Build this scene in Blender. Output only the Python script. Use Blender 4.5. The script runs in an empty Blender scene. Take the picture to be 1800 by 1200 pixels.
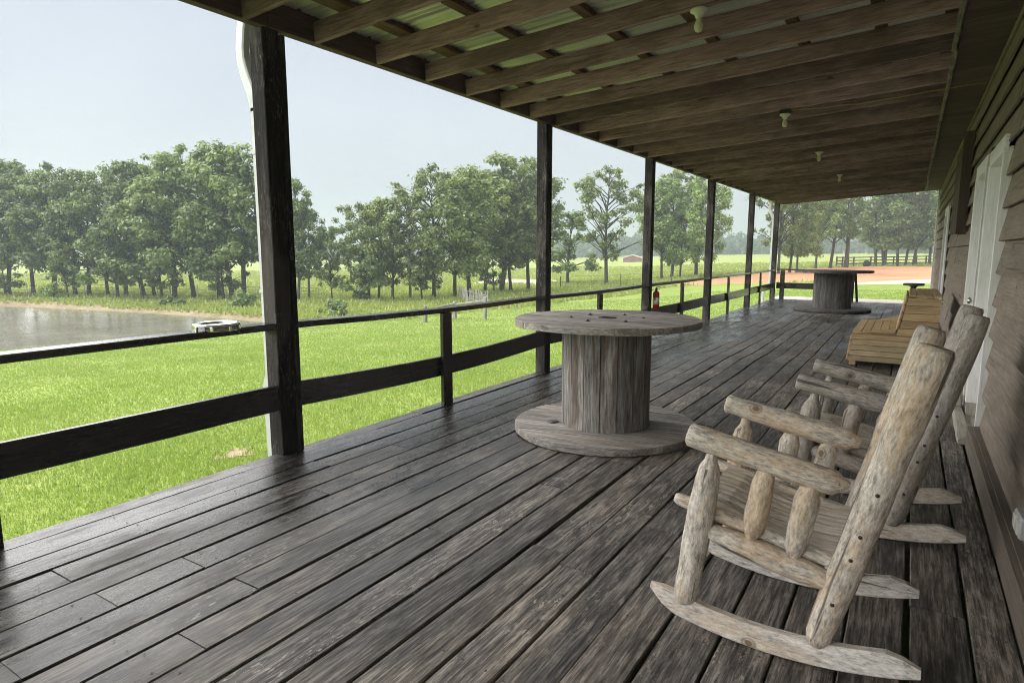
import bpy, math, random
import numpy as np
from mathutils import Vector, Matrix

R = math.radians
scene = bpy.context.scene
COL = scene.collection
rng = random.Random(7)

# ------------------------------------------------------------------ camera, sky, sun, exposure
EYE = 1.5
PITCH, YAW, FPX = 8.05, 32.13, 1110.0
cam_d = bpy.data.cameras.new('camera')
cam_d.sensor_width = 36.0
cam_d.lens = 36.0 * FPX / 1800.0
cam_d.clip_start = 0.05
cam_d.clip_end = 4000
cam = bpy.data.objects.new('camera', cam_d)
COL.objects.link(cam)
cam.location = (0, 0, EYE)
cam.rotation_euler = (R(90 - PITCH), 0, R(YAW))
scene.camera = cam

SUN_EL, SUN_AZ = 44.0, 122.0         # azimuth measured left of +Y (sun on the open side of the porch)
world = bpy.data.worlds.new('World')
scene.world = world
world.use_nodes = True
wn, wl = world.node_tree.nodes, world.node_tree.links
wn.clear()
w_out = wn.new('ShaderNodeOutputWorld')
w_bg = wn.new('ShaderNodeBackground')
w_bg.inputs['Strength'].default_value = 0.1
w_sky = wn.new('ShaderNodeTexSky')
w_sky.sky_type = 'NISHITA'
w_sky.sun_disc = False
w_sky.sun_elevation = R(SUN_EL)
w_sky.sun_rotation = R(-SUN_AZ)
w_sky.dust_density = 6.0
w_sky.air_density = 1.0
w_tc = wn.new('ShaderNodeTexCoord')
w_map = wn.new('ShaderNodeMapping')
w_map.inputs['Scale'].default_value = (1.0, 1.0, 2.2)
w_noise = wn.new('ShaderNodeTexNoise')
w_noise.inputs['Scale'].default_value = 1.5
w_noise.inputs['Detail'].default_value = 3.5
w_noise.inputs['Roughness'].default_value = 0.45
w_ramp = wn.new('ShaderNodeValToRGB')
w_ramp.color_ramp.elements[0].position = 0.34
w_ramp.color_ramp.elements[1].position = 0.68
CL0, CL1 = (.62, .685, .795, 1), (.88, .925, 1.01, 1)
w_ramp.color_ramp.elements[0].color = (CL0[0] / 4, CL0[1] / 4, CL0[2] / 4, 1)
w_ramp.color_ramp.elements[1].color = (CL1[0] / 4, CL1[1] / 4, CL1[2] / 4, 1)
w_mul = wn.new('ShaderNodeMix')
w_mul.data_type = 'RGBA'
w_mul.blend_type = 'MULTIPLY'
w_mul.inputs['Factor'].default_value = 1.0
w_mul.inputs['B'].default_value = (4, 4, 4, 1)
w_mix = wn.new('ShaderNodeMix')
w_mix.data_type = 'RGBA'
w_mix.inputs['Factor'].default_value = 0.975
wl.new(w_tc.outputs['Generated'], w_map.inputs['Vector'])
wl.new(w_map.outputs[0], w_noise.inputs['Vector'])
wl.new(w_noise.outputs['Fac'], w_ramp.inputs[0])
wl.new(w_ramp.outputs[0], w_mul.inputs['A'])
wl.new(w_sky.outputs[0], w_mix.inputs['A'])
wl.new(w_mul.outputs['Result'], w_mix.inputs['B'])
wl.new(w_mix.outputs['Result'], w_bg.inputs['Color'])
wl.new(w_bg.outputs[0], w_out.inputs['Surface'])

sun_d = bpy.data.lights.new('sun', 'SUN')
sun_d.energy = 1.5
sun_d.angle = R(120)
sun_d.color = (1.0, 0.975, 0.95)
sun = bpy.data.objects.new('sun', sun_d)
COL.objects.link(sun)
_sd = Vector((-math.sin(R(SUN_AZ)) * math.cos(R(SUN_EL)), math.cos(R(SUN_AZ)) * math.cos(R(SUN_EL)), math.sin(R(SUN_EL))))
sun.rotation_euler = _sd.to_track_quat('Z', 'Y').to_euler()

vs = scene.view_settings
vs.view_transform = 'Standard'
vs.look = 'None'
vs.exposure = 3.15
vs.gamma = 1.0
vs.use_curve_mapping = False
cy = scene.cycles
cy.max_bounces = 7
cy.diffuse_bounces = 4
cy.glossy_bounces = 3
cy.transmission_bounces = 4
cy.volume_bounces = 2
cy.transparent_max_bounces = 6
cy.use_denoising = True
cy.use_adaptive_sampling = True
cy.adaptive_threshold = 0.015
cy.sample_clamp_indirect = 6.0
cy.filter_width = 1.05
cy.denoising_prefilter = 'NONE'

# ------------------------------------------------------------------ helpers: picture geometry
_cp, _sp = math.cos(R(PITCH)), math.sin(R(PITCH))
_cw, _sw = math.cos(R(YAW)), math.sin(R(YAW))


def ray(px, py):
    x, y, z = px - 900.0, 600.0 - py, FPX
    f, u = z * _cp + y * _sp, y * _cp - z * _sp
    return np.array([x * _cw - f * _sw, x * _sw + f * _cw, u])


def onz(px, py, z=0.0):
    r = ray(px, py)
    return np.array([0, 0, EYE]) + r * ((z - EYE) / r[2])


def ony(px, py, Y):
    r = ray(px, py)
    return np.array([0, 0, EYE]) + r * (Y / r[1])


# ------------------------------------------------------------------ helpers: objects
def tag(o, label=None, cat=None, group=None, kind=None):
    if label: o['label'] = label
    if cat: o['category'] = cat
    if group: o['group'] = group
    if kind: o['kind'] = kind
    return o


def empty(name, loc=(0, 0, 0), rz=0.0):
    o = bpy.data.objects.new(name, None)
    o.empty_display_size = 0.1
    COL.objects.link(o)
    o.location = loc
    o.rotation_euler = (0, 0, rz)
    return o


def mesh_np(name, verts, faces, smooth=False):
    """verts (n,3) array, faces (m,k) array (k = 3 or 4)."""
    verts = np.asarray(verts, dtype=np.float32)
    faces = np.asarray(faces, dtype=np.int32)
    me = bpy.data.meshes.new(name)
    m, k = faces.shape
    me.vertices.add(len(verts))
    me.vertices.foreach_set('co', verts.ravel())
    me.loops.add(m * k)
    me.loops.foreach_set('vertex_index', faces.ravel())
    me.polygons.add(m)
    me.polygons.foreach_set('loop_start', np.arange(0, m * k, k, dtype=np.int32))
    me.polygons.foreach_set('loop_total', np.full(m, k, dtype=np.int32))
    me.polygons.foreach_set('use_smooth', np.full(m, smooth, dtype=bool))
    me.update(calc_edges=True)
    me.validate()
    return me


def mesh_py(name, verts, faces, smooth=False):
    me = bpy.data.meshes.new(name)
    me.from_pydata([tuple(v) for v in verts], [], faces)
    if smooth:
        me.polygons.foreach_set('use_smooth', [True] * len(me.polygons))
    me.update()
    return me


def obj(name, me, mat=None, parent=None, world=None):
    """link a mesh as one object; parents carry translation only while building."""
    o = bpy.data.objects.new(name, me)
    COL.objects.link(o)
    if mat is not None and len(me.materials) == 0:
        me.materials.append(mat)
    if mat is not None and len(me.materials) and me.materials[0] != mat:
        o.material_slots[0].link = 'OBJECT'
        o.material_slots[0].material = mat
    w = world if world is not None else Matrix.Identity(4)
    if parent is not None:
        o.parent = parent
        off = Vector((0, 0, 0))
        p = parent
        pm = Matrix.Identity(4)
        while p is not None:
            pm = p.matrix_basis @ pm
            p = p.parent
        o.matrix_basis = pm.inverted() @ w
    else:
        o.matrix_basis = w
    return o


def frame(p0, p1, up=(0, 0, 1)):
    p0, p1 = Vector(p0), Vector(p1)
    x = (p1 - p0).normalized()
    u = Vector(up)
    if abs(x.dot(u)) > 0.98:
        u = Vector((0, 1, 0)) if abs(x.y) < 0.9 else Vector((1, 0, 0))
    y = u.cross(x).normalized()
    z = x.cross(y)
    m = Matrix((x, y, z)).transposed().to_4x4()
    m.translation = p0
    return m, (p1 - p0).length


_cache = {}


def beam_mesh(L, w, h, ch=0.004, segs=1, jit=0.0, seed=0, key=True):
    k = (round(L, 3), round(w, 4), round(h, 4), ch, segs, jit, seed)
    if key and k in _cache:
        return _cache[k]
    rr = random.Random(seed * 977 + 13)
    a, b = w / 2, h / 2
    c = min(ch, a * .45, b * .45)
    prof = [(-a + c, -b), (a - c, -b), (a, -b + c), (a, b - c), (a - c, b), (-a + c, b), (-a, b - c), (-a, -b + c)]
    xs = [(0.0, True), (c, False)] + [(L * i / segs, False) for i in range(1, segs)] + [(L - c, False), (L, True)]
    vs_, fs = [], []
    for x, end in xs:
        jw, jz = rr.uniform(-jit, jit), rr.uniform(-jit, jit)
        for (py, pz) in prof:
            if end:
                py = math.copysign(max(abs(py) - c * .8, 0), py)
                pz = math.copysign(max(abs(pz) - c * .8, 0), pz)
            vs_.append((x, py + jw + rr.uniform(-jit, jit) * .5, pz + jz * .6 + rr.uniform(-jit, jit) * .4))
    n = 8
    for i in range(len(xs) - 1):
        for j in range(n):
            fs.append((i * n + j, i * n + (j + 1) % n, (i + 1) * n + (j + 1) % n, (i + 1) * n + j))
    fs.append(tuple(range(n - 1, -1, -1)))
    fs.append(tuple(range((len(xs) - 1) * n, len(xs) * n)))
    me = mesh_py('board', vs_, fs)
    if key:
        _cache[k] = me
    return me


def beam(name, p0, p1, w, h, mat, parent=None, up=(0, 0, 1), ch=0.004, segs=1, jit=0.0, seed=0):
    m, L = frame(p0, p1, up)
    return obj(name, beam_mesh(L, w, h, ch, segs, jit, seed), mat, parent, m)


def tube_mesh(path, radii, n=10, cap=True, smooth=True, noise=0.0, seed=0, name='tube'):
    rr = random.Random(seed)
    pts = [Vector(p) for p in path]
    vs_, fs = [], []
    prev = None
    ph = [rr.uniform(0, 6.28) for _ in range(4)]
    for i, p in enumerate(pts):
        d = (pts[min(i + 1, len(pts) - 1)] - pts[max(i - 1, 0)]).normalized()
        if prev is None:
            u = Vector((0, 0, 1)) if abs(d.z) < .9 else Vector((1, 0, 0))
            prev = (u - d * u.dot(d)).normalized()
        else:
            prev = (prev - d * prev.dot(d)).normalized()
        q = d.cross(prev)
        for j in range(n):
            a = 2 * math.pi * j / n
            r = radii[i] * (1 + noise * (math.sin(2 * a + ph[0] + i * .2) + .7 * math.sin(3 * a + ph[1] - i * .3) + .5 * math.sin(5 * a + ph[2] + i * .5)))
            vs_.append(p + prev * (math.cos(a) * r) + q * (math.sin(a) * r))
    for i in range(len(pts) - 1):
        for j in range(n):
            fs.append((i * n + j, i * n + (j + 1) % n, (i + 1) * n + (j + 1) % n, (i + 1) * n + j))
    if cap:
        fs.append(tuple(range(n - 1, -1, -1)))
        fs.append(tuple(range((len(pts) - 1) * n, len(pts) * n)))
    me = mesh_py(name, vs_, fs, smooth)
    return me


def log(name, p0, p1, prof, mat, parent, n=16, noise=0.03, seed=0, bend=0.0, segs=16):
    """a peeled log between two points; prof = [(t, radius), ...]; grain runs along local x."""
    m, L = frame(p0, p1)
    ts = [t for t, _ in prof]
    rs = [r for _, r in prof]
    allt = sorted(set(ts + [i / segs for i in range(segs + 1)]))
    rad = [float(np.interp(t, ts, rs)) * (1 + .028 * math.sin(t * 11 + seed) + .02 * math.sin(t * 23 + seed * 1.7)) for t in allt]
    path = [(t * L, 0, bend * math.sin(math.pi * t)) for t in allt]
    return obj(name, tube_mesh(path, rad, n, True, True, noise, seed), mat, parent, m)


def lathe_mesh(prof, n=24, smooth=True, name='lathe'):
    vs_, fs = [], []
    for (r, z) in prof:
        for j in range(n):
            a = 2 * math.pi * j / n
            vs_.append((r * math.cos(a), r * math.sin(a), z))
    for i in range(len(prof) - 1):
        for j in range(n):
            fs.append((i * n + j, i * n + (j + 1) % n, (i + 1) * n + (j + 1) % n, (i + 1) * n + j))
    if prof[0][0] > 1e-4:
        fs.append(tuple(range(n - 1, -1, -1)))
    if prof[-1][0] > 1e-4:
        fs.append(tuple(range((len(prof) - 1) * n, len(prof) * n)))
    return mesh_py(name, vs_, fs, smooth)


def prism_mesh(outline, z0, z1, name='prism', ch=0.003):
    """convex outline in xy, extruded in z with a small chamfer."""
    n = len(outline)
    c = np.mean(np.array(outline), axis=0)

    def inset(d):
        res = []
        for p in outline:
            v = np.array(p) - c
            l = np.hypot(*v) + 1e-9
            res.append(tuple(np.array(p) - v / l * d))
        return res
    vs_, fs = [], []
    for (z, d) in ((z0, ch), (z0 + ch, 0), (z1 - ch, 0), (z1, ch)):
        for p in inset(d):
            vs_.append((p[0], p[1], z))
    for i in range(3):
        for j in range(n):
            fs.append((i * n + j, i * n + (j + 1) % n, (i + 1) * n + (j + 1) % n, (i + 1) * n + j))
    fs.append(tuple(range(n - 1, -1, -1)))
    fs.append(tuple(range(3 * n, 4 * n)))
    return mesh_py(name, vs_, fs)


def T(x, y, z):
    return Matrix.Translation((x, y, z))


# ------------------------------------------------------------------ materials
class NT:
    def __init__(self, name):
        self.m = bpy.data.materials.new(name)
        self.m.use_nodes = True
        self.n, self.l = self.m.node_tree.nodes, self.m.node_tree.links
        self.n.clear()
        self.out = self.n.new('ShaderNodeOutputMaterial')

    def add(self, t, **kw):
        nd = self.n.new(t)
        for k, v in kw.items():
            if hasattr(nd, k):
                setattr(nd, k, v)
            else:
                nd.inputs[k].default_value = v
        return nd

    def lk(self, a, b):
        self.l.new(a, b)

    def math(self, op, a, b=None, clamp=False):
        nd = self.n.new('ShaderNodeMath')
        nd.operation = op
        nd.use_clamp = clamp
        for i, v in enumerate((a, b)):
            if v is None: continue
            if isinstance(v, (int, float)): nd.inputs[i].default_value = v
            else: self.lk(v, nd.inputs[i])
        return nd.outputs[0]

    def mix(self, f, a, b, mode='MIX'):
        nd = self.n.new('ShaderNodeMix')
        nd.data_type = 'RGBA'
        nd.blend_type = mode
        for key, v in (('Factor', f), ('A', a), ('B', b)):
            s = nd.inputs[key] if key == 'Factor' else [i for i in nd.inputs if i.name == key and i.type == 'RGBA'][0]
            if isinstance(v, (int, float)): s.default_value = v
            elif isinstance(v, tuple): s.default_value = (*v, 1) if len(v) == 3 else v
            else: self.lk(v, s)
        return [o for o in nd.outputs if o.type == 'RGBA'][0]

    def ramp(self, f, stops):
        nd = self.n.new('ShaderNodeValToRGB')
        e = nd.color_ramp.elements
        while len(e) < len(stops): e.new(0.5)
        for el, (p, c) in zip(e, stops):
            el.position = p
            el.color = (*c, 1) if isinstance(c, tuple) else (c, c, c, 1)
        self.lk(f, nd.inputs[0])
        return nd.outputs[0]

    def noise(self, vec, scale, detail=4, rough=.55, dist=0.0):
        nd = self.add('ShaderNodeTexNoise')
        nd.inputs['Scale'].default_value = scale
        nd.inputs['Detail'].default_value = detail
        nd.inputs['Roughness'].default_value = rough
        nd.inputs['Distortion'].default_value = dist
        self.lk(vec, nd.inputs['Vector'])
        return nd.outputs['Fac']

    def mapping(self, vec, scale=(1, 1, 1), loc=(0, 0, 0)):
        nd = self.add('ShaderNodeMapping')
        nd.inputs['Scale'].default_value = scale
        nd.inputs['Location'].default_value = loc
        self.lk(vec, nd.inputs['Vector'])
        return nd.outputs[0]

    def objvec(self):
        """object coordinates shifted by a random amount per object"""
        tc = self.add('ShaderNodeTexCoord')
        oi = self.add('ShaderNodeObjectInfo')
        sc = self.add('ShaderNodeVectorMath', operation='SCALE')
        cmb = self.add('ShaderNodeCombineXYZ')
        self.lk(oi.outputs['Random'], cmb.inputs[0])
        self.lk(oi.outputs['Random'], cmb.inputs[1])
        self.lk(oi.outputs['Random'], cmb.inputs[2])
        self.lk(cmb.outputs[0], sc.inputs[0])
        sc.inputs['Scale'].default_value = 57.0
        ad = self.add('ShaderNodeVectorMath', operation='ADD')
        self.lk(tc.outputs['Object'], ad.inputs[0])
        self.lk(sc.outputs[0], ad.inputs[1])
        self.rand = oi.outputs['Random']
        return ad.outputs[0]

    def bsdf(self, color, rough=.6, bump=None, bstr=.3, bdist=.004, metal=0.0, spec=.5, **kw):
        b = self.add('ShaderNodeBsdfPrincipled')
        for s, v in (('Base Color', color), ('Roughness', rough), ('Metallic', metal), ('Specular IOR Level', spec)):
            if isinstance(v, (int, float)): b.inputs[s].default_value = v
            elif isinstance(v, tuple): b.inputs[s].default_value = (*v, 1)
            else: self.lk(v, b.inputs[s])
        for k, v in kw.items(): b.inputs[k].default_value = v
        if bump is not None:
            bp = self.add('ShaderNodeBump')
            bp.inputs['Strength'].default_value = bstr
            bp.inputs['Distance'].default_value = bdist
            self.lk(bump, bp.inputs['Height'])
            self.lk(bp.outputs[0], b.inputs['Normal'])
        self.lk(b.outputs[0], self.out.inputs['Surface'])
        self.b = b
        return self.m


def wood(name, dark, mid, light, patch=None, patch_amt=.5, chips=None, rough=.7, var=.35, grain=1.0, bstr=.45, spec=.35, gx=.06, patch_scale=2.2, k=.62, pgx=.45):
    sc3 = lambda c: None if c is None else tuple(x * k for x in c)
    dark, mid, light, patch, chips = map(sc3, (dark, mid, light, patch, chips))
    t = NT(name)
    v = t.objvec()
    g1 = t.noise(t.mapping(v, (gx, 1, 1)), 80 * grain, 5, .72, .15)
    g2 = t.noise(t.mapping(v, (gx * 2.2, 1, 1)), 17 * grain, 6, .7, .3)
    big = t.noise(t.mapping(v, (pgx, 1, 1)), patch_scale, 4, .6, .4)
    gg = t.math('ADD', t.math('MULTIPLY', g1, .6), t.math('MULTIPLY', g2, .4))
    col = t.ramp(gg, [(.38, dark), (.5, mid), (.62, light)])
    if patch is not None:
        m = t.ramp(t.math('ADD', t.math('MULTIPLY', big, .75), t.math('MULTIPLY', g2, .25)), [(.49, 0.0), (.575, 1.0)])
        col = t.mix(m, col, t.mix(.5, col, patch) if False else patch, 'MIX') if False else t.mix(t.math('MULTIPLY', m, patch_amt), col, patch)
    if chips is not None:
        hi = t.noise(t.mapping(v, (.22, 1, 1)), 90, 5, .7)
        area = t.noise(t.mapping(v, (.6, 1, 1)), 3.1, 3, .6)
        cm = t.math('MULTIPLY', t.ramp(hi, [(.56, 0.0), (.62, 1.0)]), t.ramp(area, [(.44, 0.0), (.62, 1.0)]))
        col = t.mix(cm, col, chips)
    # dark checks along the grain
    chk = t.noise(t.mapping(v, (gx * .5, 1, 1)), 38 * grain, 3, .5, .2)
    col = t.mix(t.ramp(chk, [(.27, .75), (.34, 0.0)]), col, tuple(c * .35 for c in dark))
    # knots
    vo = t.add('ShaderNodeTexVoronoi')
    vo.inputs['Scale'].default_value = 2.6
    t.lk(t.mapping(v, (.7, 1.3, 1.3)), vo.inputs['Vector'])
    col = t.mix(t.ramp(vo.outputs['Distance'], [(.035, .8), (.075, 0.0)]), col, tuple(c * .45 for c in dark))
    br = t.math('ADD', t.math('MULTIPLY', t.rand, var), 1 - var / 2)
    cc = t.add('ShaderNodeVectorMath', operation='SCALE')
    t.lk(col, cc.inputs[0])
    t.lk(br, cc.inputs['Scale'])
    rg = t.math('ADD', t.math('MULTIPLY', gg, -.25), rough + .12)
    return t.bsdf(cc.outputs[0], rg, gg, bstr, .005, spec=spec)


def deck_material():
    t = NT('weathered_deck_board')
    v = t.objvec()
    geo = t.add('ShaderNodeNewGeometry')
    sep = t.add('ShaderNodeSeparateXYZ')
    t.lk(geo.outputs['Position'], sep.inputs[0])
    g1 = t.noise(t.mapping(v, (.055, 1, 1)), 85, 5, .75, .15)
    g2 = t.noise(t.mapping(v, (.16, 1, 1)), 18, 7, .75, .3)
    gg = t.math('ADD', t.math('MULTIPLY', g1, .6), t.math('MULTIPLY', g2, .4))
    col = t.ramp(gg, [(.41, (.02, .018, .017)), (.5, (.095, .085, .077)), (.6, (.29, .262, .235))])
    big = t.noise(t.mapping(v, (.5, 1, 1)), 2.0, 4, .65, .5)
    # bare brown wood where the stain has gone
    bare = t.ramp(big, [(.46, 0.0), (.55, 1.0)])
    wpos = t.noise(geo.outputs['Position'], .55, 3, .55)
    bare = t.math('MULTIPLY', bare, t.ramp(wpos, [(.42, .15), (.54, 1.0)]))
    col = t.mix(t.math('MULTIPLY', bare, .75), col, t.ramp(gg, [(.4, (.045, .037, .03)), (.5, (.21, .178, .145)), (.6, (.52, .455, .38))]))
    hi = t.noise(t.mapping(v, (.3, 1, 1)), 42, 6, .75)
    chip = t.math('MULTIPLY', t.ramp(hi, [(.56, 0.0), (.6, 1.0)]), t.ramp(t.noise(t.mapping(v, (.5, 1, 1), (9, 3, 1)), 2.6, 3, .6), [(.45, 0.03), (.6, 1.0)]))
    chip = t.math('MULTIPLY', chip, t.ramp(t.rand, [(.25, .1), (.8, 1.0)]))
    col = t.mix(chip, col, (.44, .39, .33))
    chk = t.noise(t.mapping(v, (.03, 1, 1)), 34, 3, .5, .25)
    col = t.mix(t.ramp(chk, [(.28, .8), (.34, 0.0)]), col, (.014, .013, .012))
    vo = t.add('ShaderNodeTexVoronoi')
    vo.inputs['Scale'].default_value = 1.9
    t.lk(t.mapping(v, (.7, 1.4, 1.4)), vo.inputs['Vector'])
    col = t.mix(t.ramp(vo.outputs['Distance'], [(.03, .85), (.08, 0.0)]), col, (.03, .025, .021))
    st = t.noise(t.mapping(geo.outputs['Position'], (1, 1, 1), (4, 2, 0)), 2.3, 4, .6)
    col = t.mix(t.ramp(st, [(.62, 0.0), (.72, .55)]), col, (.035, .032, .03))
    # rain blown in under the eave: boards are wet along the rail
    wn_ = t.noise(t.mapping(geo.outputs['Position'], (1, .45, 1)), 1.6, 5, .62)
    wx = t.math('ADD', t.math('MULTIPLY', sep.outputs['X'], -1.0), t.math('MULTIPLY', wn_, 2.6))
    wet = t.ramp(t.math('MULTIPLY', wx, .2), [(.62, 0.0), (.84, 1.0)])
    far = t.ramp(t.math('MULTIPLY', sep.outputs['Y'], .05), [(.22, 0.0), (.42, .75)])
    wet = t.math('MAXIMUM', wet, t.math('MULTIPLY', far, t.ramp(wn_, [(.44, .1), (.58, 1.0)])))
    br = t.math('ADD', t.math('MULTIPLY', t.rand, .42), .58)
    dk = t.math('MULTIPLY', br, t.math('SUBTRACT', 1.0, t.math('MULTIPLY', wet, .68)))
    cc = t.add('ShaderNodeVectorMath', operation='SCALE')
    t.lk(col, cc.inputs[0])
    t.lk(dk, cc.inputs['Scale'])
    rdry = t.math('SUBTRACT', .74, t.math('MULTIPLY', gg, .2))
    rwet = t.ramp(t.math('ADD', t.math('MULTIPLY', g2, .5), t.math('MULTIPLY', t.noise(t.mapping(geo.outputs['Position'], (1, .35, 1)), 3.2, 4, .6), .5)), [(.38, .12), (.5, .26), (.62, .6)])
    mx = t.add('ShaderNodeMix')
    t.lk(wet, mx.inputs['Factor'])
    t.lk(rdry, mx.inputs[2])
    t.lk(rwet, mx.inputs[3])
    return t.bsdf(cc.outputs[0], mx.outputs[0], gg, .5, .005, spec=.42)


def log_material(name, grey, pale, tan, rust, amt):
    t = NT(name)
    v = t.objvec()
    fine = t.noise(t.mapping(v, (.3, 1, 1)), 95, 6, .75, .2)
    med = t.noise(t.mapping(v, (.3, 1, 1)), 34, 6, .75, .2)
    big = t.noise(t.mapping(v, (.4, 1, 1)), 5.5, 4, .65, .5)
    f = t.math('ADD', t.math('MULTIPLY', fine, .6), t.math('MULTIPLY', med, .4))
    col = t.ramp(f, [(.38, tuple(c * .45 for c in grey)), (.47, grey), (.58, pale), (.7, tuple(min(c * 1.2, .9) for c in pale))])
    m = t.ramp(t.math('ADD', t.math('MULTIPLY', big, .6), t.math('MULTIPLY', med, .4)), [(.47, 0.0), (.56, 1.0)])
    col = t.mix(t.math('MULTIPLY', m, amt), col, t.ramp(f, [(.38, rust), (.62, tan)]))
    # long drying checks
    ck = t.noise(t.mapping(v, (.035, 1, 1)), 30, 2, .5, .15)
    cm = t.ramp(ck, [(.3, .9), (.335, 0.0)])
    col = t.mix(cm, col, tuple(c * .22 for c in grey))
    # knots with dark rings
    vo = t.add('ShaderNodeTexVoronoi')
    vo.inputs['Scale'].default_value = 5.0
    t.lk(t.mapping(v, (.8, 1, 1)), vo.inputs['Vector'])
    kn = t.ramp(vo.outputs['Distance'], [(.05, .85), (.075, .2), (.1, .6), (.13, 0.0)])
    col = t.mix(kn, col, tuple(c * .4 for c in rust))
    h = t.math('SUBTRACT', f, t.math('MULTIPLY', cm, .5))
    return t.bsdf(col, .68, h, .9, .006, spec=.3)


def simple(name, col, rough=.5, metal=0.0, noise_amt=.0, nscale=8.0, spec=.5, bstr=.1, dirt=None):
    t = NT(name)
    v = t.objvec()
    n = t.noise(v, nscale, 5, .6)
    if dirt is not None:
        c = t.mix(t.ramp(n, [(.42, 0.0), (.72, noise_amt)]), col, dirt)
    else:
        c = t.mix(t.ramp(n, [(.35, 0.0), (.7, noise_amt)]), col, tuple(x * .55 for x in col))
    return t.bsdf(c, rough, n, bstr, .003, metal, spec)


M = {}
M['deck'] = deck_material()
M['post'] = wood('dark_stained_post', (.018, .017, .017), (.034, .031, .03), (.08, .073, .068), patch=(.2, .178, .16), patch_amt=.42, rough=.8, spec=.12, var=.25, bstr=.5, chips=(.26, .235, .21))
M['rail'] = wood('dark_stained_rail', (.014, .013, .013), (.024, .022, .022), (.05, .046, .044), patch=(.075, .07, .068), patch_amt=.3, rough=.2, var=.2, bstr=.25, spec=.6)
M['rafter'] = wood('weathered_rafter', (.22, .14, .15), (.43, .285, .33), (.64, .43, .5), patch=(.17, .115, .125), patch_amt=.55, rough=.75, var=.75, spec=.2, k=.66)
M['beam'] = wood('stained_beam', (.12, .08, .08), (.19, .13, .125), (.27, .19, .185), patch=(.07, .05, .05), patch_amt=.5, rough=.7, spec=.2)
M['purlin'] = wood('brown_purlin', (.13, .075, .055), (.22, .13, .1), (.3, .19, .15), rough=.75, spec=.2)
M['siding'] = wood('taupe_siding', (.19, .152, .12), (.275, .226, .182), (.37, .31, .255), patch=(.2, .16, .125), patch_amt=.45, rough=.72, var=.25, bstr=.5, gx=.04, spec=.25, k=.85)
M['base'] = wood('taupe_baseboard', (.15, .122, .1), (.185, .152, .124), (.22, .184, .152), rough=.6, var=.1, bstr=.2, k=.85)
M['soffit'] = wood('dark_soffit', (.14, .1, .1), (.2, .145, .145), (.26, .19, .195), rough=.8, spec=.15)
M['white'] = wood('white_trim_paint', (.62, .62, .6), (.72, .72, .7), (.8, .8, .78), patch=(.5, .48, .43), patch_amt=.3, rough=.45, var=.06, bstr=.15, k=1.1)
M['cream'] = wood('bare_cream_wood', (.42, .37, .3), (.56, .51, .43), (.68, .64, .56), patch=(.36, .3, .22), patch_amt=.4, rough=.7, var=.15)
M['strip'] = wood('ragged_pale_trim', (.2, .18, .14), (.4, .37, .3), (.56, .53, .45), patch=(.16, .14, .11), patch_amt=.6, rough=.75, patch_scale=6)
M['log'] = log_material('peeled_log', (.4, .36, .31), (.68, .63, .56), (.58, .43, .26), (.3, .18, .085), .6)
M['log2'] = log_material('grey_peeled_log', (.29, .265, .24), (.46, .43, .395), (.38, .29, .2), (.2, .13, .075), .45)
M['rocker'] = log_material('pale_grey_rocker', (.48, .45, .415), (.7, .675, .635), (.58, .44, .27), (.34, .21, .1), .45)
M['seat'] = wood('grey_seat_slat', (.26, .225, .19), (.54, .48, .42), (.8, .74, .67), patch=(.46, .4, .27), patch_amt=.55, rough=.72, var=.3, bstr=.5, k=.85)
M['spool'] = wood('grey_spool_wood', (.1, .088, .08), (.36, .335, .31), (.68, .645, .61), patch=(.13, .082, .055), patch_amt=.75, rough=.75, var=.6, bstr=.7, pgx=.16, patch_scale=7)
M['spooltop'] = wood('pale_spool_top', (.13, .115, .1), (.42, .385, .35), (.74, .69, .63), patch=(.2, .155, .115), patch_amt=.65, rough=.7, var=.5, bstr=.7, pgx=.15, patch_scale=6)
M['spooldark'] = wood('dark_spool_wood', (.05, .045, .042), (.16, .148, .138), (.32, .3, .28), patch=(.05, .043, .04), patch_amt=.7, rough=.7, var=.6, bstr=.6, pgx=.16, patch_scale=6)
M['bench'] = wood('yellow_brown_bench', (.46, .31, .16), (.68, .47, .25), (.82, .6, .35), patch=(.78, .61, .28), patch_amt=.4, rough=.6, var=.3, bstr=.2, patch_scale=3.0)
M['bench_moss'] = wood('green_stained_bench', (.4, .27, .15), (.6, .46, .27), (.8, .63, .4), patch=(.5, .44, .24), patch_amt=.6, rough=.65, var=.25, bstr=.3, patch_scale=3.5)
M['shutter'] = wood('brown_shutter', (.085, .062, .046), (.125, .093, .07), (.165, .125, .095), rough=.65, var=.25, spec=.2)
M['fence'] = wood('dark_fence_wood', (.04, .038, .036), (.07, .066, .062), (.11, .1, .095), rough=.8, spec=.2, k=1.0)
M['oldfence'] = wood('grey_fence_wood', (.12, .11, .1), (.22, .21, .19), (.34, .32, .3), rough=.8, spec=.2, k=1.0)
M['bark'] = wood('tree_bark', (.03, .027, .023), (.06, .054, .046), (.1, .092, .08), rough=.9, bstr=1.0, grain=.35, spec=.1, k=1.0)
M['pole'] = wood('utility_pole_wood', (.1, .09, .08), (.16, .145, .13), (.24, .22, .2), rough=.85, spec=.1, k=1.0)
M['gutter'] = simple('white_gutter', (.5, .52, .52), .4, 0, .5, 5, dirt=(.28, .29, .28))
M['tin'] = simple('galvanised_tin', (.6, .6, .6), .42, .5, .35, 3.0, dirt=(.36, .35, .33))
M['porcelain'] = simple('porcelain', (.62, .6, .54), .25, 0, .2, 9, dirt=(.4, .37, .3))
M['bulb'] = simple('frosted_bulb', (.66, .62, .5), .15, 0, .15, 14)
M['black'] = simple('black_box', (.02, .02, .02), .5)
M['wire'] = simple('yellow_cable', (.45, .34, .13), .5, 0, .2)
M['thinwire'] = simple('dark_wire', (.07, .07, .075), .5, .3)
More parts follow.
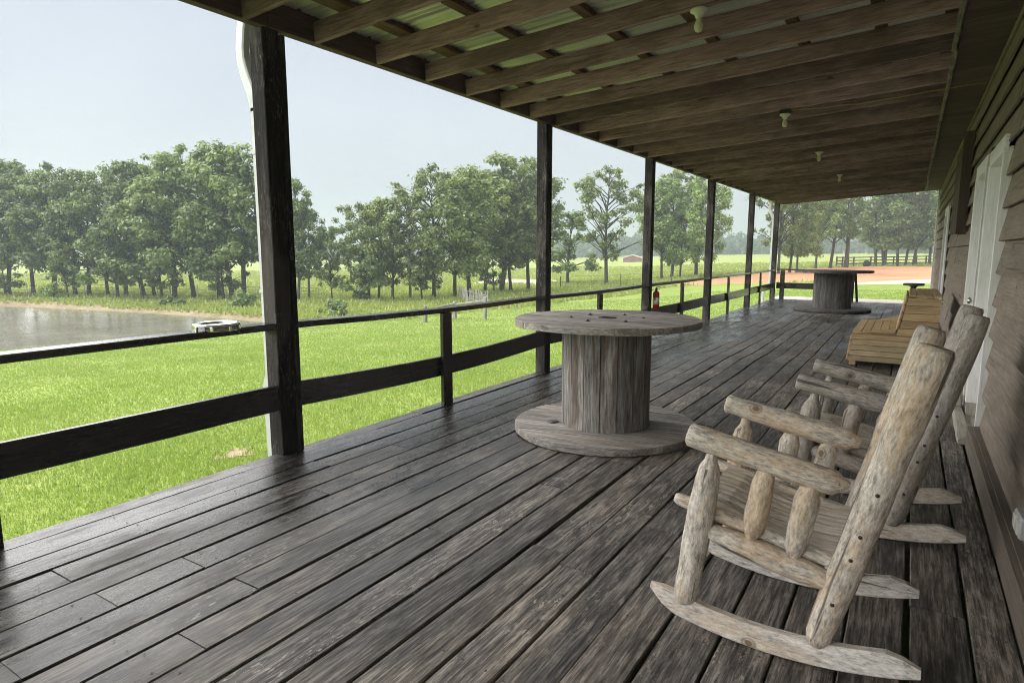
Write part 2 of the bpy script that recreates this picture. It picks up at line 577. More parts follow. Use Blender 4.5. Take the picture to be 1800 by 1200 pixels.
M['chrome'] = simple('chrome', (.78, .78, .76), .14, 1.0, .4, 12, dirt=(.5, .48, .44))
M['red'] = simple('red_enamel', (.36, .02, .03), .3, 0, .2)
M['label'] = simple('paper_label', (.62, .55, .52), .5, 0, .3)
M['brass'] = simple('knob_metal', (.6, .56, .48), .25, 1.0)
M['iron'] = simple('rusty_iron', (.05, .04, .035), .6, .4, .5)
M['greymetal'] = simple('grey_outlet_metal', (.5, .51, .52), .4, .3, .3, 20)
M['doorpaint'] = simple('white_door', (.78, .78, .75), .45, 0, .25, 4)
M['glass'] = simple('dark_glass', (.03, .035, .04), .06)
M['core'] = simple('dark_wall_core', (.1, .09, .08), .8)
M['barn'] = simple('barn_red', (.3, .09, .07), .7, 0, .4, .6)
M['barnroof'] = simple('barn_roof_metal', (.62, .62, .62), .4, .3, .3, .5)
M['concrete'] = simple('pale_concrete', (.52, .47, .43), .7, 0, .5, 2.5, dirt=(.36, .27, .21))
M['blackplastic'] = simple('black_plastic', (.012, .012, .012), .9, spec=.1)


def ground_mat(name, cols, scale=3.0, rough=.9, fine=40, bstr=.5, bdist=.03):
    t = NT(name)
    geo = t.add('ShaderNodeNewGeometry')
    p = geo.outputs['Position']
    n1 = t.noise(p, scale, 5, .6)
    n2 = t.noise(p, fine, 4, .65)
    n3 = t.noise(p, .12, 3, .5)
    g = t.math('ADD', t.math('ADD', t.math('MULTIPLY', n1, .35), t.math('MULTIPLY', n2, .35)), t.math('MULTIPLY', n3, .3))
    c = t.ramp(g, [(.36, cols[0]), (.5, cols[1]), (.64, cols[2])])
    return t.bsdf(c, rough, n2, bstr, bdist, spec=.2)


M['lawn'] = ground_mat('lawn', [(.13, .17, .035), (.19, .25, .05), (.27, .32, .085)], 1.4, fine=30)
M['meadow'] = ground_mat('meadow', [(.17, .23, .045), (.25, .3, .07), (.33, .35, .12)], .5, fine=8)
M['bank'] = ground_mat('pond_bank', [(.13, .12, .055), (.25, .195, .125), (.34, .26, .18)], 1.0, fine=9)
M['clay'] = ground_mat('red_clay', [(.3, .145, .078), (.42, .215, .115), (.5, .285, .165)], .35, fine=5)
M['gravel'] = ground_mat('pale_gravel', [(.33, .29, .22), (.44, .39, .31), (.54, .49, .4)], .8, fine=9)
M['soil'] = ground_mat('bare_soil', [(.06, .05, .04), (.1, .085, .065), (.14, .12, .09)], 2.0, fine=20)


def water_mat():
    t = NT('pond_water')
    geo = t.add('ShaderNodeNewGeometry')
    p = t.mapping(geo.outputs['Position'], (1, 1, 1))
    n1 = t.noise(p, 7.0, 3, .55)
    n2 = t.noise(p, .9, 3, .6)
    h = t.math('ADD', t.math('MULTIPLY', n1, .45), n2)
    c = t.ramp(t.noise(p, .25, 3, .6), [(.35, (.15, .138, .105)), (.65, (.21, .195, .155))])
    return t.bsdf(c, t.ramp(t.noise(t.mapping(geo.outputs['Position'], (.5, .5, 1)), .8, 4, .6), [(.35, .09), (.65, .2)]), h, .22, .06, spec=.5)


M['water'] = water_mat()


def leaf_mat(name, c0, c1, tr, ts=.35, tone=None):
    t = NT(name)
    geo = t.add('ShaderNodeNewGeometry')
    oi = t.add('ShaderNodeObjectInfo')
    tc = t.add('ShaderNodeTexCoord')
    n = t.noise(tc.outputs['Object'], .55, 3, .6)
    f = t.math('ADD', t.math('MULTIPLY', geo.outputs['Random Per Island'], .45), t.math('MULTIPLY', n, .55))
    f = t.math('ADD', f, t.math('MULTIPLY', t.math('SUBTRACT', oi.outputs['Random'], .5), .42))
    c = t.ramp(f, [(.25, c0), (.75, c1)])
    if tone:
        big = t.noise(geo.outputs['Position'], .35, 4, .6)
        sm = t.noise(geo.outputs['Position'], 1.7, 3, .6)
        c = t.mix(t.ramp(big, [(.46, 0.0), (.62, .55)]), c, tone[0])
        c = t.mix(t.ramp(sm, [(.52, 0.0), (.66, .5)]), c, tone[1])
    d = t.add('ShaderNodeBsdfDiffuse')
    t.lk(c, d.inputs['Color'])
    tl = t.add('ShaderNodeBsdfTranslucent')
    tl.inputs['Color'].default_value = (*tr, 1)
    mx = t.add('ShaderNodeMixShader')
    mx.inputs[0].default_value = ts
    t.lk(d.outputs[0], mx.inputs[1])
    t.lk(tl.outputs[0], mx.inputs[2])
    gl = t.add('ShaderNodeBsdfGlossy')
    gl.inputs['Roughness'].default_value = .35
    gl.inputs['Color'].default_value = (.8, .85, .85, 1)
    m2 = t.add('ShaderNodeMixShader')
    m2.inputs[0].default_value = .045
    t.lk(mx.outputs[0], m2.inputs[1])
    t.lk(gl.outputs[0], m2.inputs[2])
    t.lk(m2.outputs[0], t.out.inputs['Surface'])
    return t.m


M['leaf_dark'] = leaf_mat('dark_green_leaves', (.036, .06, .022), (.235, .31, .095), (.24, .32, .075))
M['leaf_olive'] = leaf_mat('olive_green_leaves', (.042, .064, .02), (.265, .325, .1), (.27, .33, .08))
M['leaf_bright'] = leaf_mat('bright_green_leaves', (.042, .072, .024), (.24, .33, .1), (.26, .36, .08))
M['leaf_bush'] = leaf_mat('yellow_green_leaves', (.12, .18, .04), (.25, .34, .08), (.28, .38, .08))
M['grass'] = leaf_mat('grass_blades', (.125, .18, .032), (.27, .37, .075), (.31, .43, .08), .42, ((.33, .36, .12), (.15, .24, .05)))
M['weeds'] = leaf_mat('meadow_weeds', (.17, .23, .035), (.38, .41, .12), (.4, .46, .1), .4)
M['far_leaf'] = leaf_mat('distant_woods', (.04, .065, .03), (.08, .12, .05), (.1, .15, .04))

# ------------------------------------------------------------------ terrain
FAR_T = [-180, -20, 0, 8, 14, 20, 30, 45, 60, 90, 180]
FAR_Z = [-.6, -.6, -.6, -.7, -1.0, -1.5, -1.95, -2.1, -2.1, -2.0, -.6]
FR2_T = [-180, -20, 0, 12, 20, 30, 45, 60, 90, 180]
FR2_Z = [.6, .8, .9, .7, -.3, -1.7, -2.3, -2.4, -2.2, .6]
POND_Z = -2.3
pond_px = [(-420, 668), (-200, 645), (0, 626), (150, 612), (300, 598), (430, 588), (520, 581), (558, 576), (520, 571), (470, 567), (380, 559), (300, 553), (200, 547), (100, 542), (0, 538), (-200, 536), (-420, 535)]
POND = np.array([onz(x, y, POND_Z)[:2] for x, y in pond_px])


def sstep(x):
    x = np.clip(x, 0, 1)
    return x * x * (3 - 2 * x)


def poly_sd(P, X, Y):
    """signed distance to polygon (negative inside)"""
    X, Y = np.asarray(X, float), np.asarray(Y, float)
    d = np.full(X.shape, 1e9)
    ins = np.zeros(X.shape, bool)
    n = len(P)
    for i in range(n):
        a, b = P[i], P[(i + 1) % n]
        ex, ey = b[0] - a[0], b[1] - a[1]
        wx, wy = X - a[0], Y - a[1]
        t = np.clip((wx * ex + wy * ey) / (ex * ex + ey * ey + 1e-12), 0, 1)
        d = np.minimum(d, np.hypot(wx - ex * t, wy - ey * t))
        c = ((a[1] > Y) != (b[1] > Y)) & (X < ex * (Y - a[1]) / (ey + 1e-12) + a[0])
        ins ^= c
    return np.where(ins, -d, d)


def wob(X, Y, s=1.0):
    return np.sin(X * .9 * s + 1.3 * np.sin(Y * .7 * s)) * .5 + np.sin(Y * 1.3 * s + 1.1 * np.sin(X * 1.1 * s)) * .5


def height(X, Y, pond=True):
    X, Y = np.asarray(X, float), np.asarray(Y, float)
    r = np.hypot(X, Y)
    th = np.degrees(np.arctan2(-X, Y))
    fz = np.interp(th, FAR_T, FAR_Z)
    f2 = np.interp(th, FR2_T, FR2_Z)
    z = -.65 + (fz + .65) * sstep((r - 5) / 30)
    z = z + (f2 - fz) * sstep((r - 75) / 250)
    z = z + .05 * wob(X, Y, .35) * sstep((r - 6) / 20) + .8 * wob(X, Y, .02) * sstep((r - 150) / 300)
    if pond:
        sd = poly_sd(POND, X, Y)
        b = sstep((sd + .6) / 2.2)
        z = np.where(sd < 1.6, (POND_Z - .35) * (1 - b) + np.maximum(z, POND_Z + .12) * b, np.maximum(z, POND_Z + .1))
    return z


def hz(x, y):
    return float(height(np.array([x]), np.array([y]))[0])


def ground_hit(px, py):
    r = ray(px, py)
    r = r / np.hypot(r[0], r[1])
    s = np.linspace(3, 500, 5000)
    X, Y, Z = r[0] * s, r[1] * s, EYE + r[2] * s
    h = height(X, Y)
    k = np.argmax(Z <= h)
    if Z[k] > h[k]:
        k = len(s) - 1
    return np.array([X[k], Y[k], h[k]])


th_a = np.concatenate([np.arange(-180, -8, 3.0), np.arange(-8, 84, .3), np.arange(84, 180, 3.0)])
rr_a = np.concatenate([np.linspace(.0, 5, 6), np.linspace(6, 20, 22), np.linspace(20.4, 62, 120), np.geomspace(63, 1500, 80)])
TH, RR = np.meshgrid(np.radians(th_a), rr_a, indexing='ij')
GX, GY = -np.sin(TH) * RR, np.cos(TH) * RR
GZ = height(GX, GY)
nt, nr = TH.shape
ii = np.arange(nt)[:, None]
jj = np.arange(nr - 1)[None, :]
i2 = (ii + 1) % nt
quads = np.stack([ii * nr + jj, ii * nr + jj + 1, i2 * nr + jj + 1, i2 * nr + jj], -1).reshape(-1, 4)
verts = np.stack([GX, GY, GZ], -1).reshape(-1, 3)
cen = verts[quads].mean(1)


def gpoly(pts):
    return np.array([ground_hit(x, y)[:2] for x, y in pts])


clay_poly = gpoly([(1150, 503), (1250, 489), (1310, 484), (1370, 475), (1440, 471), (1520, 468.5), (1640, 468), (1760, 468), (1760, 487), (1640, 491), (1560, 494), (1480, 497.5), (1350, 497), (1250, 500)])
gravel_poly = gpoly([(1480, 497.5), (1560, 494), (1640, 491), (1760, 487), (1760, 493), (1640, 497), (1500, 500.5)])
lawn_poly = np.vstack([np.array([[6, -30], [60, -30], [60, 8]]), gpoly([(1790, 485), (1700, 490), (1600, 494), (1480, 498), (1350, 497), (1250, 499), (1170, 505), (1100, 520), (1000, 529), (900, 541), (800, 551), (700, 562), (560, 573)]), np.array(POND[7])[None], np.array(POND[6])[None], np.array(POND[4])[None], np.array(POND[0])[None], np.array([[-60, -30]])])
road_poly = gpoly([(828, 499), (950, 498), (990, 494), (960, 490.5), (850, 490.5)])
sdp = poly_sd(POND, cen[:, 0], cen[:, 1])
sdl = poly_sd(lawn_poly, cen[:, 0], cen[:, 1]) + .5 * wob(cen[:, 0], cen[:, 1], 1.3)
sdc = poly_sd(clay_poly, cen[:, 0], cen[:, 1]) + .5 * wob(cen[:, 0], cen[:, 1], 1.1)
sdg = poly_sd(gravel_poly, cen[:, 0], cen[:, 1])
sdr = poly_sd(road_poly, cen[:, 0], cen[:, 1])
nearshore = sdl < 1.5
bw = np.where(nearshore, .35, 1.5) + .5 * wob(cen[:, 0] * 2, cen[:, 1] * 2, 1.0)
zone = np.where(sdl < 0, 0, 1)
zone = np.where(sdc < 0, 3, zone)
zone = np.where(sdg < 0, 4, zone)
zone = np.where(sdr < 0, 4, zone)
zone = np.where(sdp < bw, 2, zone)
for zi, (nm, mt) in enumerate((('lawn', 'lawn'), ('meadow', 'meadow'), ('pond_bank', 'bank'), ('clay_yard', 'clay'), ('gravel_path', 'gravel'))):
    q = quads[zone == zi]
    used, inv = np.unique(q, return_inverse=True)
    me = mesh_np(nm, verts[used], inv.reshape(-1, 4), True)
    tag(obj(nm, me, M[mt]), kind='structure')

# pond surface
pw = np.array([[p[0], p[1], POND_Z] for p in POND])
big = (POND - POND.mean(0)) * 1.03 + POND.mean(0)
me = mesh_py('pond_water', [(p[0], p[1], POND_Z) for p in POND], [tuple(range(len(POND)))])
tag(obj('pond_water', me, M['water']), kind='structure')


# ------------------------------------------------------------------ porch: outer line drifts slightly
def ox(Y, X=-3.86):
    """outer porch line; X is the value at the first post"""
    return X + .0105 * (Y - 2.94) * (X / -3.86)


# deck boards ------------------------------------------------------
deck = tag(empty('deck', (0, 0, 0)), kind='structure')
EDGES = [.458, .301, .092, -.121, -.333, -.535, -.741, -.945, -1.15, -1.354, -1.563, -1.77, -1.97, -2.17, -2.376, -2.57, -2.767, -2.977, -3.174, -3.381, -3.575, -3.807, -3.96]
Y0, Y1 = -3.0, 22.0
joint_px = [(107, 1009), (190, 1054), (338, 985), (430, 1022), (342, 1127), (766, 930), (1008, 997), (20, 1176), (715, 710), (560, 812), (1215, 790), (1170, 720), (1225, 745), (1240, 700), (1290, 640), (1370, 655)]
JO = {}
for px, py in joint_px:
    p = onz(px, py)
    for s in range(len(EDGES) - 1):
        if EDGES[s + 1] < p[0] <= EDGES[s]:
            JO.setdefault(s, []).append(p[1])


def und(x, y):
    a = .012 * sstep((y - 6.0) / 5.0) + .002
    return a * (np.sin(y * 1.75 + x * .9) + .6 * np.sin(y * 3.3 - x * 1.3 + 1.0)) * .75 - .004


for s in range(len(EDGES) - 1):
    xa, xb = EDGES[s], EDGES[s + 1]
    js = sorted(JO.get(s, []))
    y = Y0 + rng.uniform(1.0, 3.5)
    while y < Y1 - 1.0:
        if all(abs(y - j) > 1.3 for j in js):
            js.append(y)
        y += rng.choice([2.44, 3.05, 3.66, 4.2, 4.88])
    js = [Y0] + sorted(js) + [Y1 + rng.uniform(-.06, .05)]
    gp = rng.uniform(.003, .0085)
    for ya, yb in zip(js[:-1], js[1:]):
        L = yb - ya - .005
        segs = max(2, int(L / .38))
        w0 = (xa - xb) - 2 * gp * rng.uniform(.7, 1.35)
        cx0 = (xa + xb) / 2 + rng.uniform(-.003, .003)
        lift = rng.uniform(-.0025, .003)
        tilt = rng.uniform(-.008, .008)
        jp = rng.uniform(0, 9)
        t = .038
        c = .005
        a, b = w0 / 2, t
        prof = [(-a + c, -b), (a - c, -b), (a, -c * 1.2), (a - c * .9, 0), (0, .0012), (-a + c * .9, 0), (-a, -c * 1.2)]
        vs_, fs = [], []
        ends = [0.0, .002] + [L * k / segs for k in range(1, segs)] + [L - .002, L]
        for e, lx in enumerate(ends):
            yy = ya + .0025 + lx
            cxx = cx0
            cxx = cxx + (.0105 * (yy - 2.94) * (cxx / -3.86) if yy > 2.94 else 0)
            cxx += .0035 * math.sin(yy * 1.1 + jp) + .002 * math.sin(yy * 2.9 + jp * 2)
            ww = 1 + .012 * math.sin(yy * 1.7 + jp * 3)
            if s == len(EDGES) - 2:
                cxx += .012 * math.sin(ya * 5)
            zo = float(und(cxx, yy)) + lift
            for (py, pz) in prof:
                k = .996 if e in (0, len(ends) - 1) else 1.0
                dz = -.0008 if e in (0, len(ends) - 1) and pz > -.02 else 0
                # local x runs along the board (world +Y), local y = world -X
                vs_.append((lx, -(cxx - cx0) - py * ww * k * -1.0, pz + zo + dz + tilt * py))
        n = len(prof)
        for i in range(len(ends) - 1):
            for j in range(n):
                fs.append((i * n + j, i * n + (j + 1) % n, (i + 1) * n + (j + 1) % n, (i + 1) * n + j))
        fs.append(tuple(range(n - 1, -1, -1)))
        fs.append(tuple(range((len(ends) - 1) * n, len(ends) * n)))
        m, _ = frame((cx0, ya + .0025, 0), (cx0, ya + 1, 0))
        obj('plank', mesh_py('plank', vs_, fs), M['deck'], deck, m)
# nail heads in rows over the joists, two to a board
g_ = np.random.default_rng(12)
nv, nf = [], []
for s in range(len(EDGES) - 1):
    xa, xb = EDGES[s], EDGES[s + 1]
    for yj in np.arange(.5, 12.0, .61):
        for fr_ in (.22, .78):
            x = xb + (xa - xb) * fr_ + g_.normal() * .006
            y = yj + g_.normal() * .012
            x = x + (.0105 * (y - 2.94) * (x / -3.86) if y > 2.94 else 0)
            z = float(und(x, y)) + .0042
            k = len(nv)
            for a in range(6):
                nv.append((x + .0055 * math.cos(a * 1.047), y + .0055 * math.sin(a * 1.047), z))
            nf.append(tuple(range(k, k + 6)))
tag(obj('nail_heads', mesh_py('nail_heads', nv, nf), M['iron'], deck), kind='stuff')
# rim joist, joists, piers below
beam('rim_joist', (-3.93, Y0, -.14), (ox(Y1, -3.93), Y1, -.14), .04, .19, M['rail'], deck, segs=6)
for k in range(16):
    yj = -2.6 + k * 1.62
    beam('joist', (-3.9, yj, -.135), (.5, yj, -.135), .04, .18, M['beam'], deck)
for yj in (-2.5, 2.2, 6.9, 11.6, 16.3, 21.5):
    beam('pier', (-3.7, yj, -.8), (-3.7, yj, -.22), .2, .2, M['concrete'], deck)

# concrete landing beyond the far end of the deck
me = beam_mesh(1.6, 5.4, .5, .02)
tag(obj('landing_slab', me, M['concrete'], None, T(-1.2, 22.06, -.27) @ Matrix.Rotation(R(90), 4, 'Z')), 'pale concrete landing slab at the far end of the deck', 'landing')

# posts ------------------------------------------------------------
POST_Y = [-1.0, 2.94, 6.86, 10.45, 14.18, 18.1, 21.65]
post_lab = ['dark porch post holding the camera end of the first rail section', 'dark weathered wooden porch post nearest the camera, with white downspout behind it',
            'dark porch post rising just behind the near cable spool table',
            'dark porch post that the red fire extinguisher hangs on',
            'dark porch post next beyond the fire extinguisher post',
            'dark porch post second from the far end of the rail',
            'dark corner porch post at the far end beside the white downspout']
for k, yp in enumerate(POST_Y):
    xf = ox(yp)
    root = empty('porch_post', (xf - .07, yp + .07, 0))
    tag(root, post_lab[k], 'post', 'posts along the open side of the porch')
    beam('shaft', (xf - .07, yp + .07, -.12), (xf - .07 + .004 * (k % 3), yp + .07, 3.16), .14, .14, M['post'], root, up=(0, 1, 0), ch=.006, segs=10, jit=.0016, seed=k)
    if k == 1:
        beam('facing_board', (xf - .035, yp + .161, 0), (xf - .035, yp + .161, 3.0), .038, .11, M['post'], root, up=(1, 0, 0), ch=.004, segs=8, jit=.001, seed=9)

# railings ---------------------------------------------------------
bay_lab = ['black wooden rail section nearest the camera, carrying the chrome ring', 'black rail section between the two nearest porch posts',
           'black rail section behind the near spool table', 'black rail section beyond the fire extinguisher',
           'black rail section second from the far end', 'black rail section meeting the far corner post']
mids = [(1.06, 1.22), (4.80, 4.95), (8.37, 8.5), (12.15, 12.28), (15.7, 15.83), (19.35, 19.48)]
for b in range(6):
    ya, yb = POST_Y[b] + .142, POST_Y[b + 1] - .002
    if b == 1: ya += .04
    root = empty('railing', ((ox(ya) + ox(yb)) / 2, (ya + yb) / 2, 0))
    tag(root, bay_lab[b], 'railing', 'rail sections along the open side')
    zt = [.965, .962, .955, .952, .95, .95][b]
    sag = [.004, -.02, -.012, -.006, -.004, -.003][b]
    # top rail with a gentle sag
    n = 9
    m, L = frame((ox(ya) - .068, ya, zt - .02), (ox(yb) - .068, yb, zt - .02))
    me = beam_mesh(L, .142, .046, .006, n, .0012, 40 + b, key=False)
    for v in me.vertices:
        v.co.z += sag * math.sin(math.pi * min(max(v.co.x / L, 0), 1)) + (.02 if b == 1 else .0) * (1 - v.co.x / L) + (.02 if b == 0 else 0) * v.co.x / L
    obj('top_rail', me, M['rail'], root, m)
    ym0, ym1 = mids[b]
    zsag = [0, -.05, -.02, -.01, -.01, -.005][b]
    m, L = frame((ox(ya) - .03, ya, .435), (ox(yb) - .03, yb, .435))
    me = beam_mesh(L, .04, .19, .005, n, .0012, 50 + b, key=False)
    for v in me.vertices:
        v.co.z += zsag * math.sin(math.pi * min(max(v.co.x / L, 0), 1))
    obj('lower_rail', me, M['rail'], root, m)
    xm = ox(ym0)
    tm = (ym0 + ym1) / 2
    ztop = zt - .042 + sag * math.sin(math.pi * (tm - ya) / (yb - ya)) + (.02 if b == 1 else 0) * (1 - (tm - ya) / (yb - ya))
    beam('rail_post', (xm + .014, tm, -.01), (xm + .014, tm, ztop), .14 if b < 2 else .12, .042, M['rail'], root, up=(1, 0, 0), ch=.004, segs=4, jit=.001, seed=60 + b)

# railing across the far end
root = empty('railing', (-2.4, 22.05, 0))
tag(root, 'black rail across the far end of the porch behind the distant spool', 'railing', 'rail sections along the open side')
beam('top_rail', (ox(21.8) + .0, 21.98, .945), (-1.45, 21.98, .94), .142, .04, M['rail'], root, segs=5, jit=.001, seed=71)
beam('lower_rail', (ox(21.8) + .0, 21.95, .43), (-1.45, 21.95, .43), .04, .19, M['rail'], root, segs=5, jit=.001, seed=72)
beam('rail_post', (-3.48, 21.905, -.01), (-3.48, 21.905, .92), .14, .042, M['rail'], root, up=(0, 1, 0))
beam('rail_post', (-1.5, 21.905, -.01), (-1.5, 21.905, .92), .14, .042, M['rail'], root, up=(0, 1, 0))
beam('brace', (-1.33, 22.0, -.02), (-1.43, 22.02, .92), .07, .04, M['rail'], root, up=(0, 1, 0))

# roof -------------------------------------------------------------
SL = .062


def rz(X):
    return 3.01 + (X + 3.75) * SL


roof = empty('porch_roof', (-1.8, 9.5, 3.0))
tag(roof, 'low sloping porch roof of open rafters under ribbed tin', 'roof')
RY0, RY1 = -3.2, 22.15
for k, (ya, yb) in enumerate([(-3.2, 2.98), (2.985, 6.90), (6.905, 10.5), (10.505, 14.2), (14.205, 18.15), (18.155, 22.15)]):
    beam('eave_beam', (ox(ya, -3.868), ya, 3.118), (ox(yb, -3.868), yb, 3.118), .075, .2, M['beam'], roof, ch=.004, segs=4, jit=.0015, seed=80 + k)
for k in range(43):
    yr = 3.37 + .61 * (k - 10)
    if yr > 21.9: break
    yr += rng.uniform(-.015, .015)
    xo = ox(yr, -3.829)
    dz = rng.uniform(-.008, .008)
    h = .15 if k != 14 else .16
    beam('rafter', (xo, yr + .02, rz(xo) + h / 2 + dz), (.2, yr + .02 + rng.uniform(-.01, .01), rz(.2) + h / 2 + dz), 
         .04, h, M['rafter'], roof, ch=.009, segs=6, jit=.0018, seed=100 + k % 9)
beam('rafter', (ox(22.1, -3.829), 22.1, rz(-3.6) + .08), (.55, 22.1, rz(.5) + .08), .04, .19, M['rafter'], roof, ch=.004, segs=6, jit=.0018, seed=130)
PX = [-3.5, -2.87, -2.22, -1.6, -.98, -.36, .12]
for i, xp in enumerate(PX):
    y = RY0 - rng.uniform(0, 2)
    while y < RY1:
        y2 = min(y + rng.choice([3.66, 4.88]), RY1)
        zz = rz(xp) + .15 + .021
        xx = xp + rng.uniform(-.02, .02)
        beam('purlin', (xx, max(y, RY0), zz), (xx, y2 - .01, zz), .14 if i == 0 else .09, .038, M['purlin'], roof, ch=.003)
        y = y2


def tin_mesh(ya, yb, x0, x1):
    # ribs run up the slope, profile repeats across Y
    prof = []
    y = 0.0
    W = yb - ya
    while y < W - 1e-6:
        for (d, h) in ((0, 0), (.018, .019), (.04, .019), (.058, 0), (.105, 0), (.112, .004), (.122, .004), (.129, 0), (.16, 0), (.167, .004), (.177, .004), (.184, 0)):
            if y + d <= W: prof.append((y + d, h))
        y += .229
    prof.append((W, 0))
    vs_, fs = [], []
    xs = [x0 + (x1 - x0) * i / 6 for i in range(7)]
    for x in xs:
        for (yy, h) in prof:
            vs_.append((x, ya + yy, rz(x) + .15 + .0425 + h))
    n = len(prof)
    for i in range(6):
        for j in range(n - 1):
            fs.append((i * n + j, (i + 1) * n + j, (i + 1) * n + j + 1, i * n + j + 1))
    return mesh_py('tin_sheet', vs_, fs)


yt = RY0
while yt < RY1 + .2:
    obj('tin_sheet', tin_mesh(yt, yt + .916, -4.13, .9), M['tin'], roof)
    yt += .916
# ragged trim strip at the inner ends of the rafters and the boarded soffit
yt = RY0
k = 0
while yt < 22.1:
    y2 = min(yt + rng.uniform(2.2, 3.6), 22.1)
    dx = rng.uniform(-.012, .012)
    beam('trim_strip', (.185 + dx, yt, rz(.2) - .012), (.185 + dx + rng.uniform(-.01, .01), y2 - .006, rz(.2) - .012 + rng.uniform(-.004, .004)), .035, .02, M['strip'], roof, ch=.003, segs=10, jit=.0035, seed=k)
    yt = y2
    k += 1
yt = RY0
while yt < 22.1:
    y2 = min(yt + .235, 22.13)
    beam('soffit_board', (.205, (yt + y2) / 2, rz(.2) + .012), (.62, (yt + y2) / 2, rz(.62) + .012), y2 - yt - .004, .02, M['soffit'], roof, ch=.002)
    yt = y2
# gutter and downspouts
gut = empty('gutter', (-4.2, 9.5, 3.05))
tag(gut, 'white rain gutter along the eave edge above the posts', 'gutter')
prof = [(-.005, .11), (-.005, .0), (-.085, .0), (-.1, .03), (-.1, .06), (-.115, .075), (-.115, .11), (-.1, .11)]
vs_, fs = [], []
for yy in (RY0, 4, 12, RY1):
    for (a, z) in prof: vs_.append((ox(yy, -4.005) + a, yy, 3.125 + z))
n = len(prof)
for i in range(3):
    for j in range(n - 1): fs.append((i * n + j, (i + 1) * n + j, (i + 1) * n + j + 1, i * n + j + 1))
fs.append(tuple(range(n)))
fs.append(tuple(range(3 * n, 4 * n)))
obj('trough', mesh_py('trough', vs_, fs), M['gutter'], gut)


def rect_pipe(path, w, d, mat, parent, name, smooth=False):
    pts = [Vector(p) for p in path]
    vs_, fs = [], []
    for i, p in enumerate(pts):
        dd = (pts[min(i + 1, len(pts) - 1)] - pts[max(i - 1, 0)]).normalized()
        y = Vector((0, 1, 0))
        x = y.cross(dd).normalized()
        for (a, b) in ((-1, -.75), (-.75, -1), (.75, -1), (1, -.75), (1, .75), (.75, 1), (-.75, 1), (-1, .75)):
            vs_.append(p + x * (a * w / 2) + y * (b * d / 2))
    n = 8
    for i in range(len(pts) - 1):
        for j in range(n):
            fs.append((i * n + j, i * n + (j + 1) % n, (i + 1) * n + (j + 1) % n, (i + 1) * n + j))
    fs.append(tuple(range(n - 1, -1, -1)))
    fs.append(tuple(range((len(pts) - 1) * n, len(pts) * n)))
    return obj(name, mesh_py(name, vs_, fs, smooth), mat, parent)


for k, (yd, lab) in enumerate(((3.03, 'white downspout running down behind the nearest porch post'), (21.95, 'white downspout beside the far corner post'))):
    d = empty('downspout', (ox(yd, -4.05), yd, 0))
    tag(d, lab, 'downspout', 'white downspouts')
    x = ox(yd, 0) * 0
    dx = ox(yd, -4.05) + 4.05
    el = [(-4.13, 3.22), (-4.15, 3.14), (-4.17, 3.08), (-4.185, 3.0), (-4.195, 2.94), (-4.19, 2.86), (-4.165, 2.78), (-4.135, 2.71), (-4.105, 2.65), (-4.08, 2.57), (-4.07, 2.5)]
    rect_pipe([(a + dx, yd, z) for a, z in el], .088, .066, M['gutter'], d, 'elbow')
    rect_pipe([(-4.07 + dx, yd, 2.52), (-4.068 + dx, yd, 1.5), (-4.066 + dx, yd, .55)], .078, .066, M['gutter'], d, 'pipe')
    lo = [(-4.066, .6), (-4.085, .54), (-4.11, .48), (-4.115, .4), (-4.1, .2), (-4.095, 0), (-4.09, -.5)] if k == 0 else [(-4.072, .57), (-4.1, .45), (-4.2, .3), (-4.26, .2), (-4.27, .05), (-4.27, -.55)]
    rect_pipe([(a + dx, yd, z) for a, z in lo], .074, .062, M['gutter'], d, 'lower_elbow')
    for z in (2.2, 1.2):
        rect_pipe([(-4.068 + dx, yd, z), (-4.068 + dx, yd, z + .025)], .09, .08, M['gutter'], d, 'strap')

# house ------------------------------------------------------------
house = empty('house', (.6, 9.5, 0))
tag(house, 'taupe lap sided house wall along the right of the porch', 'house')
HY0, HY1 = -2.5, 22.3
DA = (5.9, 6.93, 2.24)
DB = (7.22, 8.3, 2.26)
WI = (14.3, 15.5, .6, 2.24)
openings = [(DA[0], DA[1], -.1, DA[2]), (DB[0], DB[1], -.1, DB[2]), (WI[0], WI[1], WI[2], WI[3])]
EXPO = .236
c = 0
zc = .16
while zc < 3.3:
    za, zb = zc, min(zc + EXPO + .025, 3.345)
    zm = zc + EXPO / 2
    cuts = [(a, b) for (a, b, lo, hi) in openings if lo < zm < hi]
    spans, y = [], HY0
    for a, b in sorted(cuts):
        spans.append((y, a))
        y = b
    spans.append((y, HY1))
    for ya, yb in spans:
        L = yb - ya
        if L < .05: continue
        npc = max(1, round(L / 3.9))
        js = [ya] + sorted(ya + L * (i + rng.uniform(-.22, .22)) / npc for i in range(1, npc)) + [yb]
        for a, b in zip(js[:-1], js[1:]):
            o = rng.uniform(-.003, .003)
            beam('siding_board', (.562 + o, a + .002, (za + zb) / 2), (.562 + o, b - .002, (za + zb) / 2 + rng.uniform(-.003, .003)), .022, zb - za, M['siding'], house, up=(.17, 0, 1), ch=.003, segs=max(1, int((b - a) / .8)), jit=.0016, seed=rng.randint(0, 6))
    zc += EXPO
    c += 1
beam('baseboard', (.475, HY0, .085), (.475, DA[0], .085), .035, .17, M['base'], house, ch=.004, segs=6, jit=.001, seed=3)
beam('base_ledge', (.515, HY0, .163), (.515, DA[0], .163), .05, .02, M['base'], house, ch=.003)
beam('baseboard', (.475, DB[1], .085), (.475, HY1, .085), .035, .17, M['base'], house, ch=.004, segs=6, jit=.001, seed=4)
beam('base_ledge', (.515, DB[1], .163), (.515, HY1, .163), .05, .02, M['base'], house, ch=.003)
